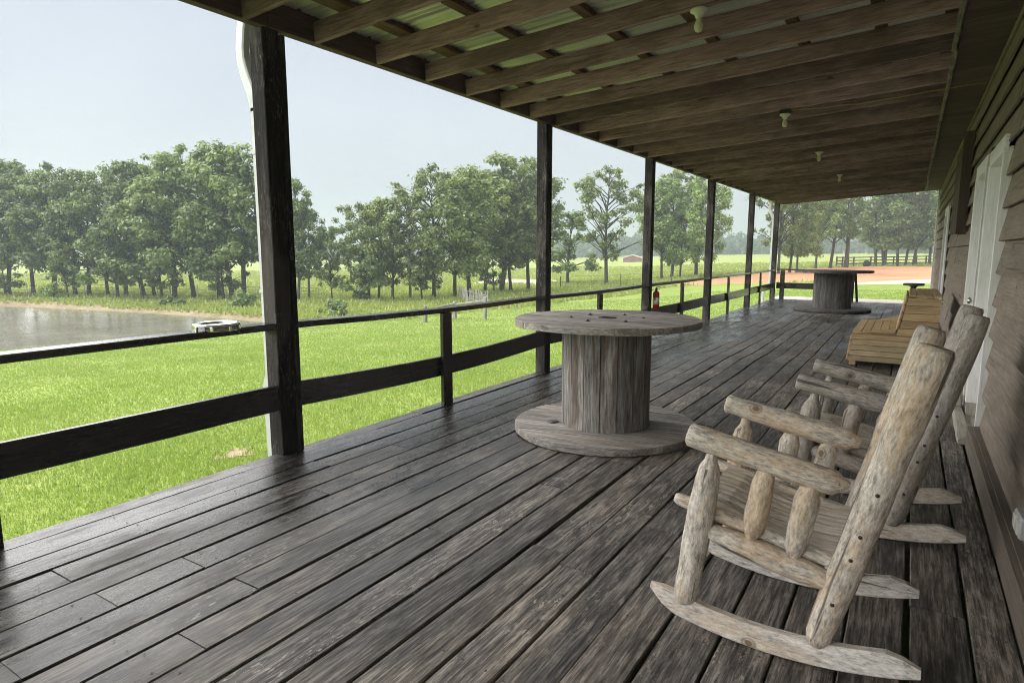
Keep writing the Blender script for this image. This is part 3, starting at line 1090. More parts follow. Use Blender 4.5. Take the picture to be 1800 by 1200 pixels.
# solid wall behind the siding, with recesses at the openings
core_spans = [(HY0, DA[0], -.7, 5.2), (DA[0], DA[1], DA[2] + .05, 5.2), (DA[1], DB[0], -.7, 5.2), (DB[0], DB[1], DB[2] + .05, 5.2), (DB[1], WI[0], -.7, 5.2), (WI[0], WI[1], WI[3], 5.2), (WI[0], WI[1], -.7, WI[2]), (WI[1], HY1, -.7, 5.2)]
vs_, fs = [], []
for (a, b, lo, hi) in core_spans:
    k = len(vs_)
    x0, x1 = .585, .78
    for x in (x0, x1):
        for (yy, zz) in ((a, lo), (b, lo), (b, hi), (a, hi)):
            vs_.append((x, yy, zz))
    fs += [(k, k + 3, k + 2, k + 1), (k + 4, k + 5, k + 6, k + 7), (k, k + 1, k + 5, k + 4), (k + 2, k + 3, k + 7, k + 6), (k + 1, k + 2, k + 6, k + 5), (k + 3, k, k + 4, k + 7)]
obj('wall_core', mesh_py('wall_core', vs_, fs), M['core'], house)
me = mesh_py('inner_wall', [(.8, HY0, -.7), (6, HY0, -.7), (6, HY1, -.7), (.8, HY1, -.7), (.8, HY0, 5.2), (6, HY0, 5.2), (6, HY1, 5.2), (.8, HY1, 5.2)], [(0, 1, 2, 3), (4, 7, 6, 5), (0, 4, 5, 1), (1, 5, 6, 2), (2, 6, 7, 3), (3, 7, 4, 0)])
obj('house_body', me, M['core'], house)
beam('corner_board', (.54, HY1 - .04, -.3), (.54, HY1 - .04, 3.3), .1, .06, M['white'], house, up=(1, 0, 0))
beam('corner_board', (.58, HY1 + .015, -.3), (.58, HY1 + .015, 3.3), .11, .03, M['white'], house, up=(0, 1, 0))


def doorway(name, y0, y1, zt, knob):
    root = obj(name, beam_mesh(zt, y1 - y0 - .1, .04, .004), M['doorpaint'], house, frame((.735, (y0 + y1) / 2, .02), (.735, (y0 + y1) / 2, zt), (1, 0, 0))[0])
    jd0, jd1 = .505, .77
    xc, w = (jd0 + jd1) / 2, jd1 - jd0
    for yy in (y0 + .02, y1 - .02):
        beam('jamb', (xc, yy, .16 if yy > y0 + .1 else .16), (xc, yy, zt - .02), .038, w, M['white'], root, up=(1, 0, 0), ch=.003, segs=4, jit=.0008, seed=3)
        beam('jamb_foot', (xc, yy, .0), (xc, yy, .158), .036, w - .01, M['cream'], root, up=(1, 0, 0), ch=.003)
    beam('head', (xc, y0, zt), (xc, y1, zt), w, .04, M['white'], root, ch=.003)
    beam('casing', (.522, y0 - .02, zt + .055), (.522, y1 + .03, zt + .055), .03, .1, M['white'], root, ch=.003)
    beam('casing', (.52, y1 + .028, .16), (.52, y1 + .028, zt + .0), .09, .028, M['white'], root, up=(1, 0, 0), ch=.003)
    beam('stop', (.66, y1 - .05, .05), (.66, y1 - .05, zt - .03), .02, .03, M['white'], root, up=(1, 0, 0), ch=.002)
    beam('threshold', (.62, y0 + .04, .02), (.62, y1 - .04, .02), .27, .035, M['cream'], root, ch=.004)
    if knob:
        kb = obj('knob', lathe_mesh([(.0, 0), (.028, 0), (.028, .006), (.012, .01), (.011, .035), (.026, .045), (.03, .06), (.022, .074), (.0, .078)], 16), M['brass'], root, T(.735 - .02, knob, 1.04) @ Matrix.Rotation(R(-90), 4, 'Y'))
    return root


doorway('door', DA[0], DA[1], DA[2], 6.02)
doorway('door', DB[0], DB[1], DB[2], None)
kb = obj('knob', lathe_mesh([(.0, 0), (.028, 0), (.028, .006), (.012, .01), (.011, .035), (.026, .045), (.03, .06), (.022, .074), (.0, .078)], 16), M['brass'], house, T(.55, 7.36, 1.045) @ Matrix.Rotation(R(-90), 4, 'Y'))
beam('divider_post', (.535, 7.085, .02), (.535, 7.085, 2.4), .12, .03, M['shutter'], house, up=(1, 0, 0), ch=.003)
# window beyond the doors
wr = obj('window', beam_mesh(WI[1] - WI[0], .02, WI[3] - WI[2], .002), M['glass'], house, frame((.66, WI[0], (WI[2] + WI[3]) / 2), (.66, WI[1], (WI[2] + WI[3]) / 2))[0])
for yy in (WI[0] + .03, WI[1] - .03):
    beam('jamb', (.58, yy, WI[2]), (.58, yy, WI[3]), .05, .17, M['white'], wr, up=(1, 0, 0))
for yy in (WI[0] - .05, WI[1] + .06):
    beam('casing', (.515, yy, WI[2] - .1), (.515, yy, WI[3] + .12), .11, .03, M['white'], wr, up=(1, 0, 0))
beam('head', (.58, WI[0], WI[3] - .02), (.58, WI[1], WI[3] - .02), .17, .04, M['white'], wr)
beam('casing', (.513, WI[0] - .1, WI[3] + .06), (.513, WI[1] + .11, WI[3] + .06), .03, .1, M['white'], wr)
beam('sill', (.56, WI[0] - .12, WI[2] - .02), (.56, WI[1] + .12, WI[2] - .02), .2, .04, M['white'], wr)
beam('meeting_rail', (.64, WI[0] + .055, (WI[2] + WI[3]) / 2), (.64, WI[1] - .055, (WI[2] + WI[3]) / 2), .03, .05, M['white'], wr)
# large board shutter hung high on the wall
sh = empty('shutter', (.5, 10.8, 1.8))
tag(sh, 'large brown plank shutter mounted high on the house wall', 'shutter')
for k in range(11):
    yy = 9.78 + k * .19
    beam('board', (.475, yy, 1.76), (.475, yy, 2.92), .186, .03, M['shutter'], sh, up=(1, 0, 0), ch=.004, segs=3, jit=.001, seed=k % 4)
for zz in (1.9, 2.78):
    beam('batten', (.508, 9.7, zz), (.508, 11.77, zz), .034, .12, M['shutter'], sh, ch=.003)
for yy in (9.66,):
    beam('edge_board', (.485, yy, 1.72), (.485, yy, 2.95), .03, .11, M['shutter'], sh, up=(1, 0, 0), ch=.003)
# bare wooden step blocks lying at the thresholds
tag(beam('step_block', (.45, 5.93, .035), (.463, 7.12, .035), .085, .066, M['cream'], None, ch=.012, segs=7, jit=.004, seed=5), 'split cream wooden block on the deck below the nearer doorway', 'block', 'step blocks at the doorways')
tag(beam('step_block', (.47, 7.2, .035), (.465, 8.3, .035), .085, .066, M['cream'], None, ch=.012, segs=7, jit=.004, seed=8), 'cream wooden block on the deck below the farther doorway', 'block', 'step blocks at the doorways')

# weatherproof outlet on the wall at the right edge
ol = empty('outlet_box', (.53, 3.5, .28))
tag(ol, 'grey weatherproof outlet box low on the wall at the right edge', 'outlet')
beam('box', (.535, 3.42, .285), (.535, 3.58, .285), .03, .115, M['greymetal'], ol, ch=.006)
beam('cover', (.505, 3.425, .29), (.5, 3.575, .29), .03, .1, M['greymetal'], ol, ch=.01)
for yy in (3.46, 3.54):
    beam('plate', (.486, yy - .025, .29), (.486, yy + .025, .29), .012, .06, M['porcelain'], ol, ch=.003)

# ------------------------------------------------------------------ bulbs and cable
bulb_lab = ['nearest bare bulb in a white porcelain holder under the rafters', 'bare bulb hanging from a black box with yellow cable, second along the ceiling',
            'third bare ceiling bulb from the camera', 'fourth bare ceiling bulb, small in the distance', 'farthest bare ceiling bulb at the end rafter']
holder = lathe_mesh([(.0, .0), (.058, .0), (.062, -.008), (.06, -.018), (.035, -.03), (.026, -.05), (.022, -.058)], 20)
bulb_me = lathe_mesh([(.014, -.05), (.016, -.066), (.024, -.085), (.031, -.106), (.03, -.128), (.02, -.146), (.0, -.153)], 18)
for k, (bx, by) in enumerate([(-1.37, 4.6), (-1.39, 8.2), (-1.44, 12.2), (-1.45, 15.55), (-1.47, 22.1)]):
    by = 3.39 + .61 * round((by - 3.39) / .61) if k < 4 else 22.1
    z = rz(bx) - .001
    root = empty('light_fixture', (bx, by, z))
    tag(root, bulb_lab[k], 'light bulb', 'bare bulbs under the porch roof')
    if k == 1:
        beam('junction_box', (bx - .06, by, z - .022), (bx + .06, by, z - .022), .1, .042, M['black'], root)
        z -= .045
    obj('holder', holder, M['porcelain'], root, T(bx, by, z))
    obj('bulb', bulb_me, M['bulb'], root, T(bx, by, z))
by2 = 3.39 + .61 * 8
path = []
for i in range(15):
    t = i / 14
    X = -1.32 + t * 1.85
    path.append((X, by2 + .03 + .25 * t + .012 * math.sin(i * 1.3), rz(X) - .012 - .03 * math.sin(math.pi * min(t * 1.25, 1)) + .004 * math.sin(i * 2.1)))
tag(obj('cable', tube_mesh(path, [.006] * 15, 6), M['wire']), 'thin yellow cable strung from the black bulb box towards the wall', 'cable')

# ------------------------------------------------------------------ cable spool tables
def disc_planks(root, name, Rd, z0, z1, width, ang, mat, gap=.007, hole=None, seed=0):
    rr = random.Random(seed)
    n = int(math.ceil(2 * Rd / width))
    w = 2 * Rd / n
    ca, sa = math.cos(ang), math.sin(ang)
    for k in range(n):
        a, b = -Rd + k * w + gap / 2, -Rd + (k + 1) * w - gap / 2
        xs_top = []
        N = 8
        out = []
        ys = [a + (b - a) * i / N for i in range(N + 1)]
        for yy in ys:
            out.append((math.sqrt(max(Rd * Rd - yy * yy, 1e-5)), yy))
        for yy in reversed(ys):
            out.append((-math.sqrt(max(Rd * Rd - yy * yy, 1e-5)), yy))
        me = prism_mesh([(p[0], p[1] - (a + b) / 2) for p in out], z0 + rr.uniform(-.003, .003), z1 + rr.uniform(-.003, .003), 'plank')
        w_ = root.matrix_basis @ Matrix.Rotation(ang, 4, 'Z') @ T(0, (a + b) / 2, 0)
        obj(name, me, mat, root, w_)


def spool(loc, rz_, Rd, Rdrum, H, label, m_top, m_drum, m_base, seed, nst=17, ang=.0):
    root = empty('spool_table', loc)
    tag(root, label, 'spool table', 'cable spool tables on the deck')
    tb, tt = .06, .052
    disc_planks(root, 'base_plank', Rd, .004, tb, .15, ang + .12, m_base, seed=seed)
    disc_planks(root, 'top_plank', Rd, H - tt, H, .118, ang - .05, m_top, seed=seed + 1)
    rr = random.Random(seed)
    da = 2 * math.pi / nst
    for k in range(nst):
        a0, a1 = k * da + .009 + rz_, (k + 1) * da - .009 + rz_
        pts = []
        rj = Rdrum + rr.uniform(-.003, .003)
        for i in range(4):
            a = a0 + (a1 - a0) * i / 3
            pts.append((rj * math.cos(a), rj * math.sin(a)))
        for i in range(3, -1, -1):
            a = a0 + (a1 - a0) * i / 3
            pts.append(((rj - .035) * math.cos(a), (rj - .035) * math.sin(a)))
        # local x along the stave so that the grain runs up it
        am = (a0 + a1) / 2
        L = H - tt - tb - .004
        loc_pts = []
        rotm = Matrix.Rotation(-am, 2)
        for p in pts:
            q = rotm @ Vector(p)
            loc_pts.append((q.y, q.x - rj))
        vs_, fs = [], []
        n = len(loc_pts)
        for x in (0, L * .33, L * .66, L):
            for (u, v) in loc_pts: vs_.append((x, u, v))
        for i in range(3):
            for j in range(n): fs.append((i * n + j, i * n + (j + 1) % n, (i + 1) * n + (j + 1) % n, (i + 1) * n + j))
        fs.append(tuple(range(n - 1, -1, -1)))
        fs.append(tuple(range(3 * n, 4 * n)))
        mx = Matrix(((0, -math.sin(am), math.cos(am), rj * math.cos(am)), (0, math.cos(am), math.sin(am), rj * math.sin(am)), (1, 0, 0, tb + .002), (0, 0, 0, 1)))
        # keep the basis right handed: x up, y tangential, z radial
        obj('stave', mesh_py('stave', vs_, fs), m_drum, root, root.matrix_basis @ mx)
    # iron hub and bolts on the top
    hub = obj('hub', lathe_mesh([(.035, .001), (.075, .001), (.078, .006), (.07, .009), (.04, .009), (.036, .0), ], 20), M['iron'], root, root.matrix_basis @ T(0, 0, H))
    obj('hub_hole', lathe_mesh([(.0, .002), (.036, .002), (.036, .0035), (.0, .0036)], 16), M['black'], root, root.matrix_basis @ T(0, 0, H))
    for k in range(6):
        a = k * math.pi / 3 + .4
        bolt = obj('bolt', lathe_mesh([(.022, 0), (.022, .003), (.01, .004), (.01, .012), (.0, .013)], 10), M['iron'], root, root.matrix_basis @ T(.3 * math.cos(a), .3 * math.sin(a), H - .001))
    return root


sp = spool((-2.13, 4.89, 0), .2, .772, .373, .953, 'large grey wooden cable spool table nearest the camera', M['spooltop'], M['spool'], M['spooltop'], 21, 17, .0)
# cable hole through the base, beside the drum
hp = onz(972, 741, .06)
obj('cable_hole', lathe_mesh([(.0, 0), (.05, 0), (.05, .0035), (.0, .0036)], 20), M['black'], sp, T(hp[0], hp[1], .0615))
spool((-1.69, 18.34, 0), .5, .92, .455, 1.03, 'dark cable spool table standing near the far end of the deck', M['spooldark'], M['spooldark'], M['spooldark'], 31, 19, .3)

# ------------------------------------------------------------------ bench
bn = empty('bench', (-.1, 10.4, 0))
tag(bn, 'chunky yellow brown slatted wooden bench against the house wall', 'bench')
BY0, BY1 = 9.53, 11.35


def bench_x(z):
    front = np.interp(z, [.05, .425, .426, .93], [-.635, -.59, -.085, .005])
    back = np.interp(z, [.05, .93], [.325, .36])
    return front, back


for e, ye in enumerate((BY0, BY1)):
    zz = .055
    k = 0
    while zz < .9:
        h = .0735 if zz < .4 else .0995
        z2 = min(zz + h, .93)
        if zz < .42 < z2 - .01: z2 = .424
        f, b = bench_x((zz + z2) / 2)
        mt = M['bench_moss'] if zz < .3 and e == 0 else M['bench']
        f0, b0 = bench_x(zz + .002)
        f1, b1 = bench_x(z2 - .004)
        me = mesh_py('slat', [(0, 0, 0)], [])
        t = .03
        y_ = ye if e == 0 else ye - t
        # a board with slanted ends, local x along its length
        vs_ = []
        for (yy, i) in ((0, 0), (t, 0)):
            vs_ += [(f0, yy, zz + .003), (b0, yy, zz + .003), (b1, yy, z2 - .003), (f1, yy, z2 - .003)]
        me = mesh_py('slat', vs_, [(0, 1, 2, 3), (7, 6, 5, 4), (0, 4, 5, 1), (1, 5, 6, 2), (2, 6, 7, 3), (3, 7, 4, 0)])
        obj('end_slat', me, mt, bn, T(0, y_, 0))
        zz = z2
        k += 1


def yslat(x, z, w, t, up, mat=None):
    beam('slat', (x, BY0 + .0, z), (x, BY1 - .0, z), w, t, mat or M['bench'], bn, up=up, ch=.004, segs=4, jit=.001, seed=rng.randint(0, 5))


for k in range(5):
    yslat(-.60 + .05 + k * .102, .44, .097, .026, (0, 0, 1))
for k in range(5):
    t = (k + .5) / 5
    yslat(-.093 + .09 * t - .012, .452 + .475 * t, .09, .026, (-1, 0, .19))
for k in range(4):
    yslat(.0 + .047 + k * .09, .944, .086, .026, (0, 0, 1))
for k in range(4):
    t = (k + .5) / 4
    yslat(-.635 + .045 * t - .014, .055 + .37 * t, .088, .026, (-1, 0, .12))
for (x, y) in ((-.58, BY0 + .06), (.28, BY0 + .06), (-.58, BY1 - .06), (.28, BY1 - .06)):
    beam('leg', (x, y, 0), (x, y, .2), .08, .08, M['bench'], bn, up=(0, 1, 0))

# small round pedestal table beyond the bench
st = empty('pedestal_table', (.07, 15.0, 0))
tag(st, 'small dark round pedestal table standing beyond the bench', 'pedestal table')
obj('top', lathe_mesh([(.0, .83), (.17, .835), (.185, .845), (.185, .875), (.178, .882), (.0, .884)], 28, False), M['spooldark'], st, T(.07, 15.0, 0))
obj('stem', lathe_mesh([(.05, .02), (.045, .4), (.05, .8), (.08, .836)], 14), M['spooldark'], st, T(.07, 15.0, 0))
obj('foot', lathe_mesh([(.0, .0), (.16, .0), (.16, .02), (.06, .04), (.0, .041)], 20, False), M['spooldark'], st, T(.07, 15.0, 0))

# ------------------------------------------------------------------ log rocking chairs
def chair(loc, rz_, label, mlog, mrock, mseat, seed):
    root = empty('rocking_chair', (0, 0, 0))
    tag(root, label, 'rocking chair', 'log rocking chairs on the deck')
    W = .3      # half width
    s = seed * 40
    for sd in (-1, 1):
        y = W * sd
        # rocker: a curved plank with tapered tips
        vs_, fs = [], []
        N = 18
        for i in range(N + 1):
            t = i / N
            x = -.475 + .95 * t
            zb = .30 * (x + .0) ** 2 * 1.05
            hgt = .088
            top = zb + hgt
            if t < .1: zb, top = zb + .05 * (1 - t / .1) ** 1.3, top - .016 * (1 - t / .1) ** 2
            if t > .88: top -= .058 * ((t - .88) / .12) ** 1.5
            hw = .029 * (1 - .35 * max(0, (.06 - t) / .06)) * (1 - .2 * max(0, (t - .94) / .06))
            for (yy, zz) in ((-hw, zb + .006), (-hw + .006, zb), (hw - .006, zb), (hw, zb + .006), (hw, top - .016), (hw - .014, top), (-hw + .014, top), (-hw, top - .016)):
                vs_.append((x, yy, zz))
        for i in range(N):
            for j in range(8): fs.append((i * 8 + j, i * 8 + (j + 1) % 8, (i + 1) * 8 + (j + 1) % 8, (i + 1) * 8 + j))
        fs.append(tuple(range(7, -1, -1)))
        fs.append(tuple(range(N * 8, N * 8 + 8)))
        obj('rocker', mesh_py('rocker', vs_, fs), mrock, root, T(0, y, 0))
        r = .0
        log('front_post', (-.335, y, .095), (-.25, y, .74), [(0, .03), (.025, .043), (.1, .049), (.6, .051), (.82, .049), (.9, .04), (.945, .024), (1, .021)], mlog, root, seed=s + 1 + sd, noise=.025)
        bp = log('back_post', (.15, y, .085), (.435, y, 1.2), [(0, .034), (.03, .046), (.1, .053), (.4, .054), (.7, .055), (.94, .056), (.985, .054), (1, .047)], mlog, root, seed=s + 3 + sd, noise=.02, segs=14)
        m, L = frame((.15, y, .085), (.435, y, 1.2))
        if sd == -1:
            for t in (.17, .33, .41, .55):
                obj('peg', lathe_mesh([(.0, .004), (.007, .004), (.007, -.01)], 8), M['iron'], bp, m @ T(L * t, .0, 0) @ Matrix.Rotation(R(90 if True else -90), 4, 'X') @ T(0, 0, .0525 * (1 if m.to_3x3() @ Vector((0, -1, 0)) @ Vector((0, -1, 0)) > 0 else -1)))
        log('arm', (-.345, y, .795), (.22, y, .69), [(0, .036), (.012, .044), (.3, .047), (.8, .048), (.92, .046), (.955, .03), (1, .021)], mlog, root, seed=s + 5 + sd, noise=.03)
        log('side_rail', (-.285, y, .425), (.215, y, .325), [(0, .018), (.06, .02), (.11, .037), (.3, .045), (.75, .045), (.92, .037), (.97, .02), (1, .018)], mlog, root, seed=s + 7 + sd, noise=.03)
        for q, (xa, za, xb, zb) in enumerate(((-.098, .42, -.045, .73), (.052, .385, .105, .71))):
            log('spindle', (xa, y, za - .02), (xb, y, zb + .01), [(0, .018), (.09, .021), (.19, .037), (.4, .042), (.74, .041), (.85, .032), (.91, .021), (1, .019)], mlog, root, seed=s + 9 + sd + 3 * q, noise=.04)
    # cross members
    log('stretcher', (-.268, -W - .0, .40), (-.268, W + .0, .40), [(0, .02), (.1, .035), (.9, .035), (1, .02)], mlog, root, seed=s + 21)
    for y in (-.262, .262):
        log('seat_rail', (-.40, y, .512), (.22, y, .385), [(0, .018), (.03, .026), (.5, .028), (1, .024)], mlog, root, seed=s + 22)
    log('stretcher', (.215, -W, .36), (.215, W, .36), [(0, .02), (.1, .034), (.9, .034), (1, .02)], mlog, root, seed=s + 23)
    log('top_rung', (.385, -W, 1.02), (.385, W, 1.02), [(0, .02), (.1, .034), (.9, .034), (1, .02)], mlog, root, seed=s + 24)
    log('low_rung', (.26, -W, .53), (.26, W, .53), [(0, .02), (.1, .034), (.9, .034), (1, .02)], mlog, root, seed=s + 25)
    # seat slats run front to back, dipping towards the backrest
    for k in range(11):
        y = -.25 + k * .05
        pts = []
        for i in range(7):
            t = i / 6
            x = -.31 + t * .53
            z = .525 - .115 * math.sin(min(t * 1.15, 1) * math.pi / 2) + .02 * max(0, t - .8) + (-.02 * (1 - t / .12) if t < .12 else 0)
            pts.append((x, z))
        vs_, fs = [], []
        dz = rng.uniform(-.002, .004)
        hw = .0215
        for (x, z) in pts:
            for (yy, zz) in ((-hw, -.016), (hw, -.016), (hw, -.003), (hw * .55, .004), (-hw * .55, .004), (-hw, -.003)):
                vs_.append((x, yy, z + zz + dz))
        for i in range(6):
            for j in range(6): fs.append((i * 6 + j, i * 6 + (j + 1) % 6, (i + 1) * 6 + (j + 1) % 6, (i + 1) * 6 + j))
        fs.append(tuple(range(5, -1, -1)))
        fs.append(tuple(range(36, 42)))
        obj('seat_slat', mesh_py('seat_slat', vs_, fs), mseat, root, T(0, y, 0))
    # back slats
    for k in range(6):
        y = -.2 + k * .08
        beam('back_slat', (.232, y, .47), (.375, y, 1.06), .062, .02, mseat, root, up=(1, 0, -.25), ch=.006, segs=4, jit=.0015, seed=k)
    root.location = loc
    root.rotation_euler = (0, 0, rz_)
    return root


chair((-.345, 2.70, 0), R(0), 'pale peeled log rocking chair nearest the camera', M['log'], M['rocker'], M['seat'], 1)
chair((-.135, 4.04, 0), R(-1.5), 'greyer peeled log rocking chair behind the first, beside the white doorway', M['log2'], M['rocker'], M['seat'], 2)

# ------------------------------------------------------------------ small things on the rail and posts
rt = empty('ring_dish', (-3.93, 2.52, .979))
tag(rt, 'round chrome ring shaped dish lying on the top rail by the nearest post', 'dish')
Z = .0
obj('band', lathe_mesh([(.118, .004), (.14, .004), (.145, .012), (.143, .03), (.15, .036), (.15, .05), (.14, .054), (.118, .05), (.112, .04), (.114, .012), (.118, .004)], 40), M['chrome'], rt, T(-3.93, 2.52, .979))
for k in range(8):
    a = k * math.pi / 4
    obj('rib', beam_mesh(.012, .02, .03, .003), M['chrome'], rt, T(-3.93, 2.52, 1.001) @ Matrix.Rotation(a, 4, 'Z') @ T(.1405, 0, 0))

fx, fy = ox(10.5) + .075, 10.60
fe = empty('fire_extinguisher', (fx, fy, .55))
tag(fe, 'small red fire extinguisher hanging on a porch post', 'fire extinguisher')
obj('cylinder', lathe_mesh([(.0, .5), (.05, .5), (.056, .51), (.056, .76), (.05, .79), (.03, .812), (.018, .82), (.018, .84)], 20), M['red'], fe, T(fx, fy, .02))
obj('label', lathe_mesh([(.0565, .58), (.0572, .58), (.0572, .7), (.0565, .7)], 20), M['label'], fe, T(fx, fy, .02))
obj('valve', lathe_mesh([(.0, .83), (.02, .83), (.02, .865), (.0, .87)], 12), M['iron'], fe, T(fx, fy, .02))
beam('handle', (fx - .01, fy, .895), (fx + .07, fy, .91), .02, .012, M['black'], fe)
beam('lever', (fx - .01, fy, .87), (fx + .06, fy, .862), .02, .01, M['black'], fe)
obj('hose', tube_mesh([(fx, fy - .02, .87), (fx, fy - .05, .85), (fx, fy - .068, .78), (fx, fy - .066, .68)], [.009] * 4, 8), M['black'], fe)

# ------------------------------------------------------------------ trees
def leaf_cloud(centers, radii, counts, size, seed, squash=.78, up=.5, shell=.62):
    g = np.random.default_rng(seed)
    P, N = [], []
    for c_, r_, n_ in zip(centers, radii, counts):
        d = g.normal(size=(n_, 3))
        d /= np.linalg.norm(d, axis=1)[:, None]
        u = g.random(n_) ** shell
        # lumpy clump outline
        lump = 1 + .25 * np.sin(d[:, 0] * 3.1 + c_[0]) * np.sin(d[:, 1] * 2.7 + c_[1]) + .15 * np.sin(d[:, 2] * 5 + c_[2] * 2)
        far_ = np.where(g.random(n_) < .22, 1 + .55 * g.random(n_), 1.0)
        q = d * ((.15 + .95 * u) * r_ * lump * far_)[:, None]
        q[:, 2] *= squash
        P.append(np.asarray(c_) + q)
        N.append(d)
    P, N = np.vstack(P), np.vstack(N)
    n = len(P)
    nn = N * .85 + g.normal(size=(n, 3)) * .45 + np.array([0, 0, up])
    nn /= np.linalg.norm(nn, axis=1)[:, None]
    t = g.normal(size=(n, 3))
    t -= nn * (t * nn).sum(1)[:, None]
    t /= np.linalg.norm(t, axis=1)[:, None]
    b = np.cross(nn, t)
    s = size * (.6 + .8 * g.random(n))[:, None]
    V = np.stack([P - t * s * .5, P + b * s * .3, P + t * s * .55, P - b * s * .3], 1).reshape(-1, 3)
    F = np.arange(n * 4).reshape(-1, 4)
    return V, F


def branch_tubes(parts, name):
    vs_, fs = [], []
    for path, rad, n in parts:
        me_v = []
        k0 = len(vs_)
        pts = [Vector(p) for p in path]
        prev = Vector((1, 0, 0))
        for i, p in enumerate(pts):
            d = (pts[min(i + 1, len(pts) - 1)] - pts[max(i - 1, 0)]).normalized()
            prev = (prev - d * prev.dot(d))
            prev = prev.normalized() if prev.length > 1e-3 else Vector((0, 1, 0))
            q = d.cross(prev)
            for j in range(n):
                a = 2 * math.pi * j / n
                vs_.append(tuple(p + prev * (math.cos(a) * rad[i]) + q * (math.sin(a) * rad[i])))
        for i in range(len(pts) - 1):
            for j in range(n):
                fs.append((k0 + i * n + j, k0 + i * n + (j + 1) % n, k0 + (i + 1) * n + (j + 1) % n, k0 + (i + 1) * n + j))
    return mesh_np(name, np.array(vs_), np.array(fs), True)


def make_tree(seed, H, spread, base, style):
    """H total height, spread crown radius, base = height of the lowest foliage"""
    rr = random.Random(seed)
    parts = []
    lean = (rr.uniform(-.03, .03), rr.uniform(-.03, .03))

    def trunk_at(z):
        return Vector((lean[0] * z + .12 * math.sin(z * .6 + seed), lean[1] * z + .12 * math.cos(z * .5 + seed * 2), z))
    tr = H * .011 + .04
    zs = [-.4, 0, .15, .5, H * .2, H * .4, H * .6, H * .8, H * .93]
    parts.append(([trunk_at(z) for z in zs], [tr * 1.7, tr * 1.5, tr * 1.2, tr * 1.02, tr * .9, tr * .66, tr * .42, tr * .2, tr * .06], 9))
    centers, radii, counts = [], [], []
    nc = {'full': 72, 'open': 56, 'tall': 56, 'small': 32}[style]
    tries = 0
    while len(centers) < nc and tries < 4000:
        tries += 1
        t = rr.random() ** .85
        z = base + (H - base) * t * .97
        # crown envelope
        if style == 'tall': env = math.sin(math.pi * min(max(.14 + .8 * t, 0), 1)) ** .75
        elif style == 'small': env = (1 - t) ** .65 * .9 + .16
        elif style == 'open': env = math.sin(math.pi * (.16 + .76 * t)) ** .8
        else: env = math.sin(math.pi * (.2 + .72 * t)) ** .7
        a = rr.uniform(0, 2 * math.pi)
        env *= 1 + .28 * math.sin(a * 2 + seed + t * 4) + .16 * math.sin(a * 3 + seed * 2 - t * 6)
        q = (rr.random() ** .5) * env * spread
        p = trunk_at(z) + Vector((math.cos(a) * q, math.sin(a) * q, 0))
        r = rr.uniform(.38, .84) * (H / 11.0) ** .6 * (.8 if style == 'open' else 1.0) * (.75 if t > .85 else 1.0)
        if any((p - c_).length < (r + r2) * (.52 if style != 'open' else .64) for c_, r2 in zip(centers, radii)):
            continue
        centers.append(p)
        radii.append(r)
        # each clump carried by its own limb
        z0 = max(base * .75 + .3, z - q * rr.uniform(.35, .75) - .3)
        s0 = trunk_at(min(z0, H * .9))
        mid = s0.lerp(p, .55) + Vector((rr.uniform(-.2, .2), rr.uniform(-.2, .2), rr.uniform(.0, .35)))
        w = .012 + .009 * (p - s0).length
        parts.append(([s0, s0.lerp(mid, .5) + Vector((0, 0, .08)), mid, p], [w * 1.5, w * 1.1, w * .75, w * .25], 5))
    dens = {'full': 300, 'open': 300, 'tall': 300, 'small': 380}[style]
    counts = [int(dens * (r / .8) ** 2 * rr.uniform(.65, 1.15)) for r in radii]
    V, F = leaf_cloud([tuple(c_) for c_ in centers], radii, counts, .27, seed)
    return branch_tubes(parts, 'tree_trunk'), mesh_np('tree_crown', V, F)


PROTO = {}
for nm, seed, H, spd, bs, st_ in (('fullA', 3, 11.2, 3.6, 2.1, 'full'), ('fullB', 8, 11.0, 3.3, 2.5, 'full'), ('fullC', 15, 10.6, 3.8, 1.9, 'full'), ('tallA', 21, 11.5, 2.7, 2.4, 'tall'), ('tallB', 27, 11.8, 2.5, 3.0, 'tall'),
                                 ('fullD', 71, 11.1, 3.4, 2.2, 'full'), ('openC', 83, 11.3, 3.5, 2.8, 'open'), ('openA', 33, 11.2, 4.0, 2.6, 'open'), ('openB', 41, 11.4, 3.2, 3.2, 'open'), ('smallA', 51, 6.5, 2.5, 1.3, 'small'), ('smallB', 57, 5.6, 2.1, 1.3, 'small')):
    tm, cm = make_tree(seed, H, spd, bs, st_)
    tm.materials.append(M['bark'])
    cm.materials.append(M['leaf_dark'])
    PROTO[nm] = (tm, cm, H)

ORD = ['first', 'second', 'third', 'fourth', 'fifth', 'sixth', 'seventh', 'eighth', 'ninth', 'tenth', 'eleventh', 'twelfth', 'thirteenth', 'fourteenth', 'fifteenth', 'sixteenth', 'seventeenth', 'eighteenth', 'nineteenth', 'twentieth',
       'twenty-first', 'twenty-second', 'twenty-third', 'twenty-fourth', 'twenty-fifth', 'twenty-sixth', 'twenty-seventh', 'twenty-eighth']


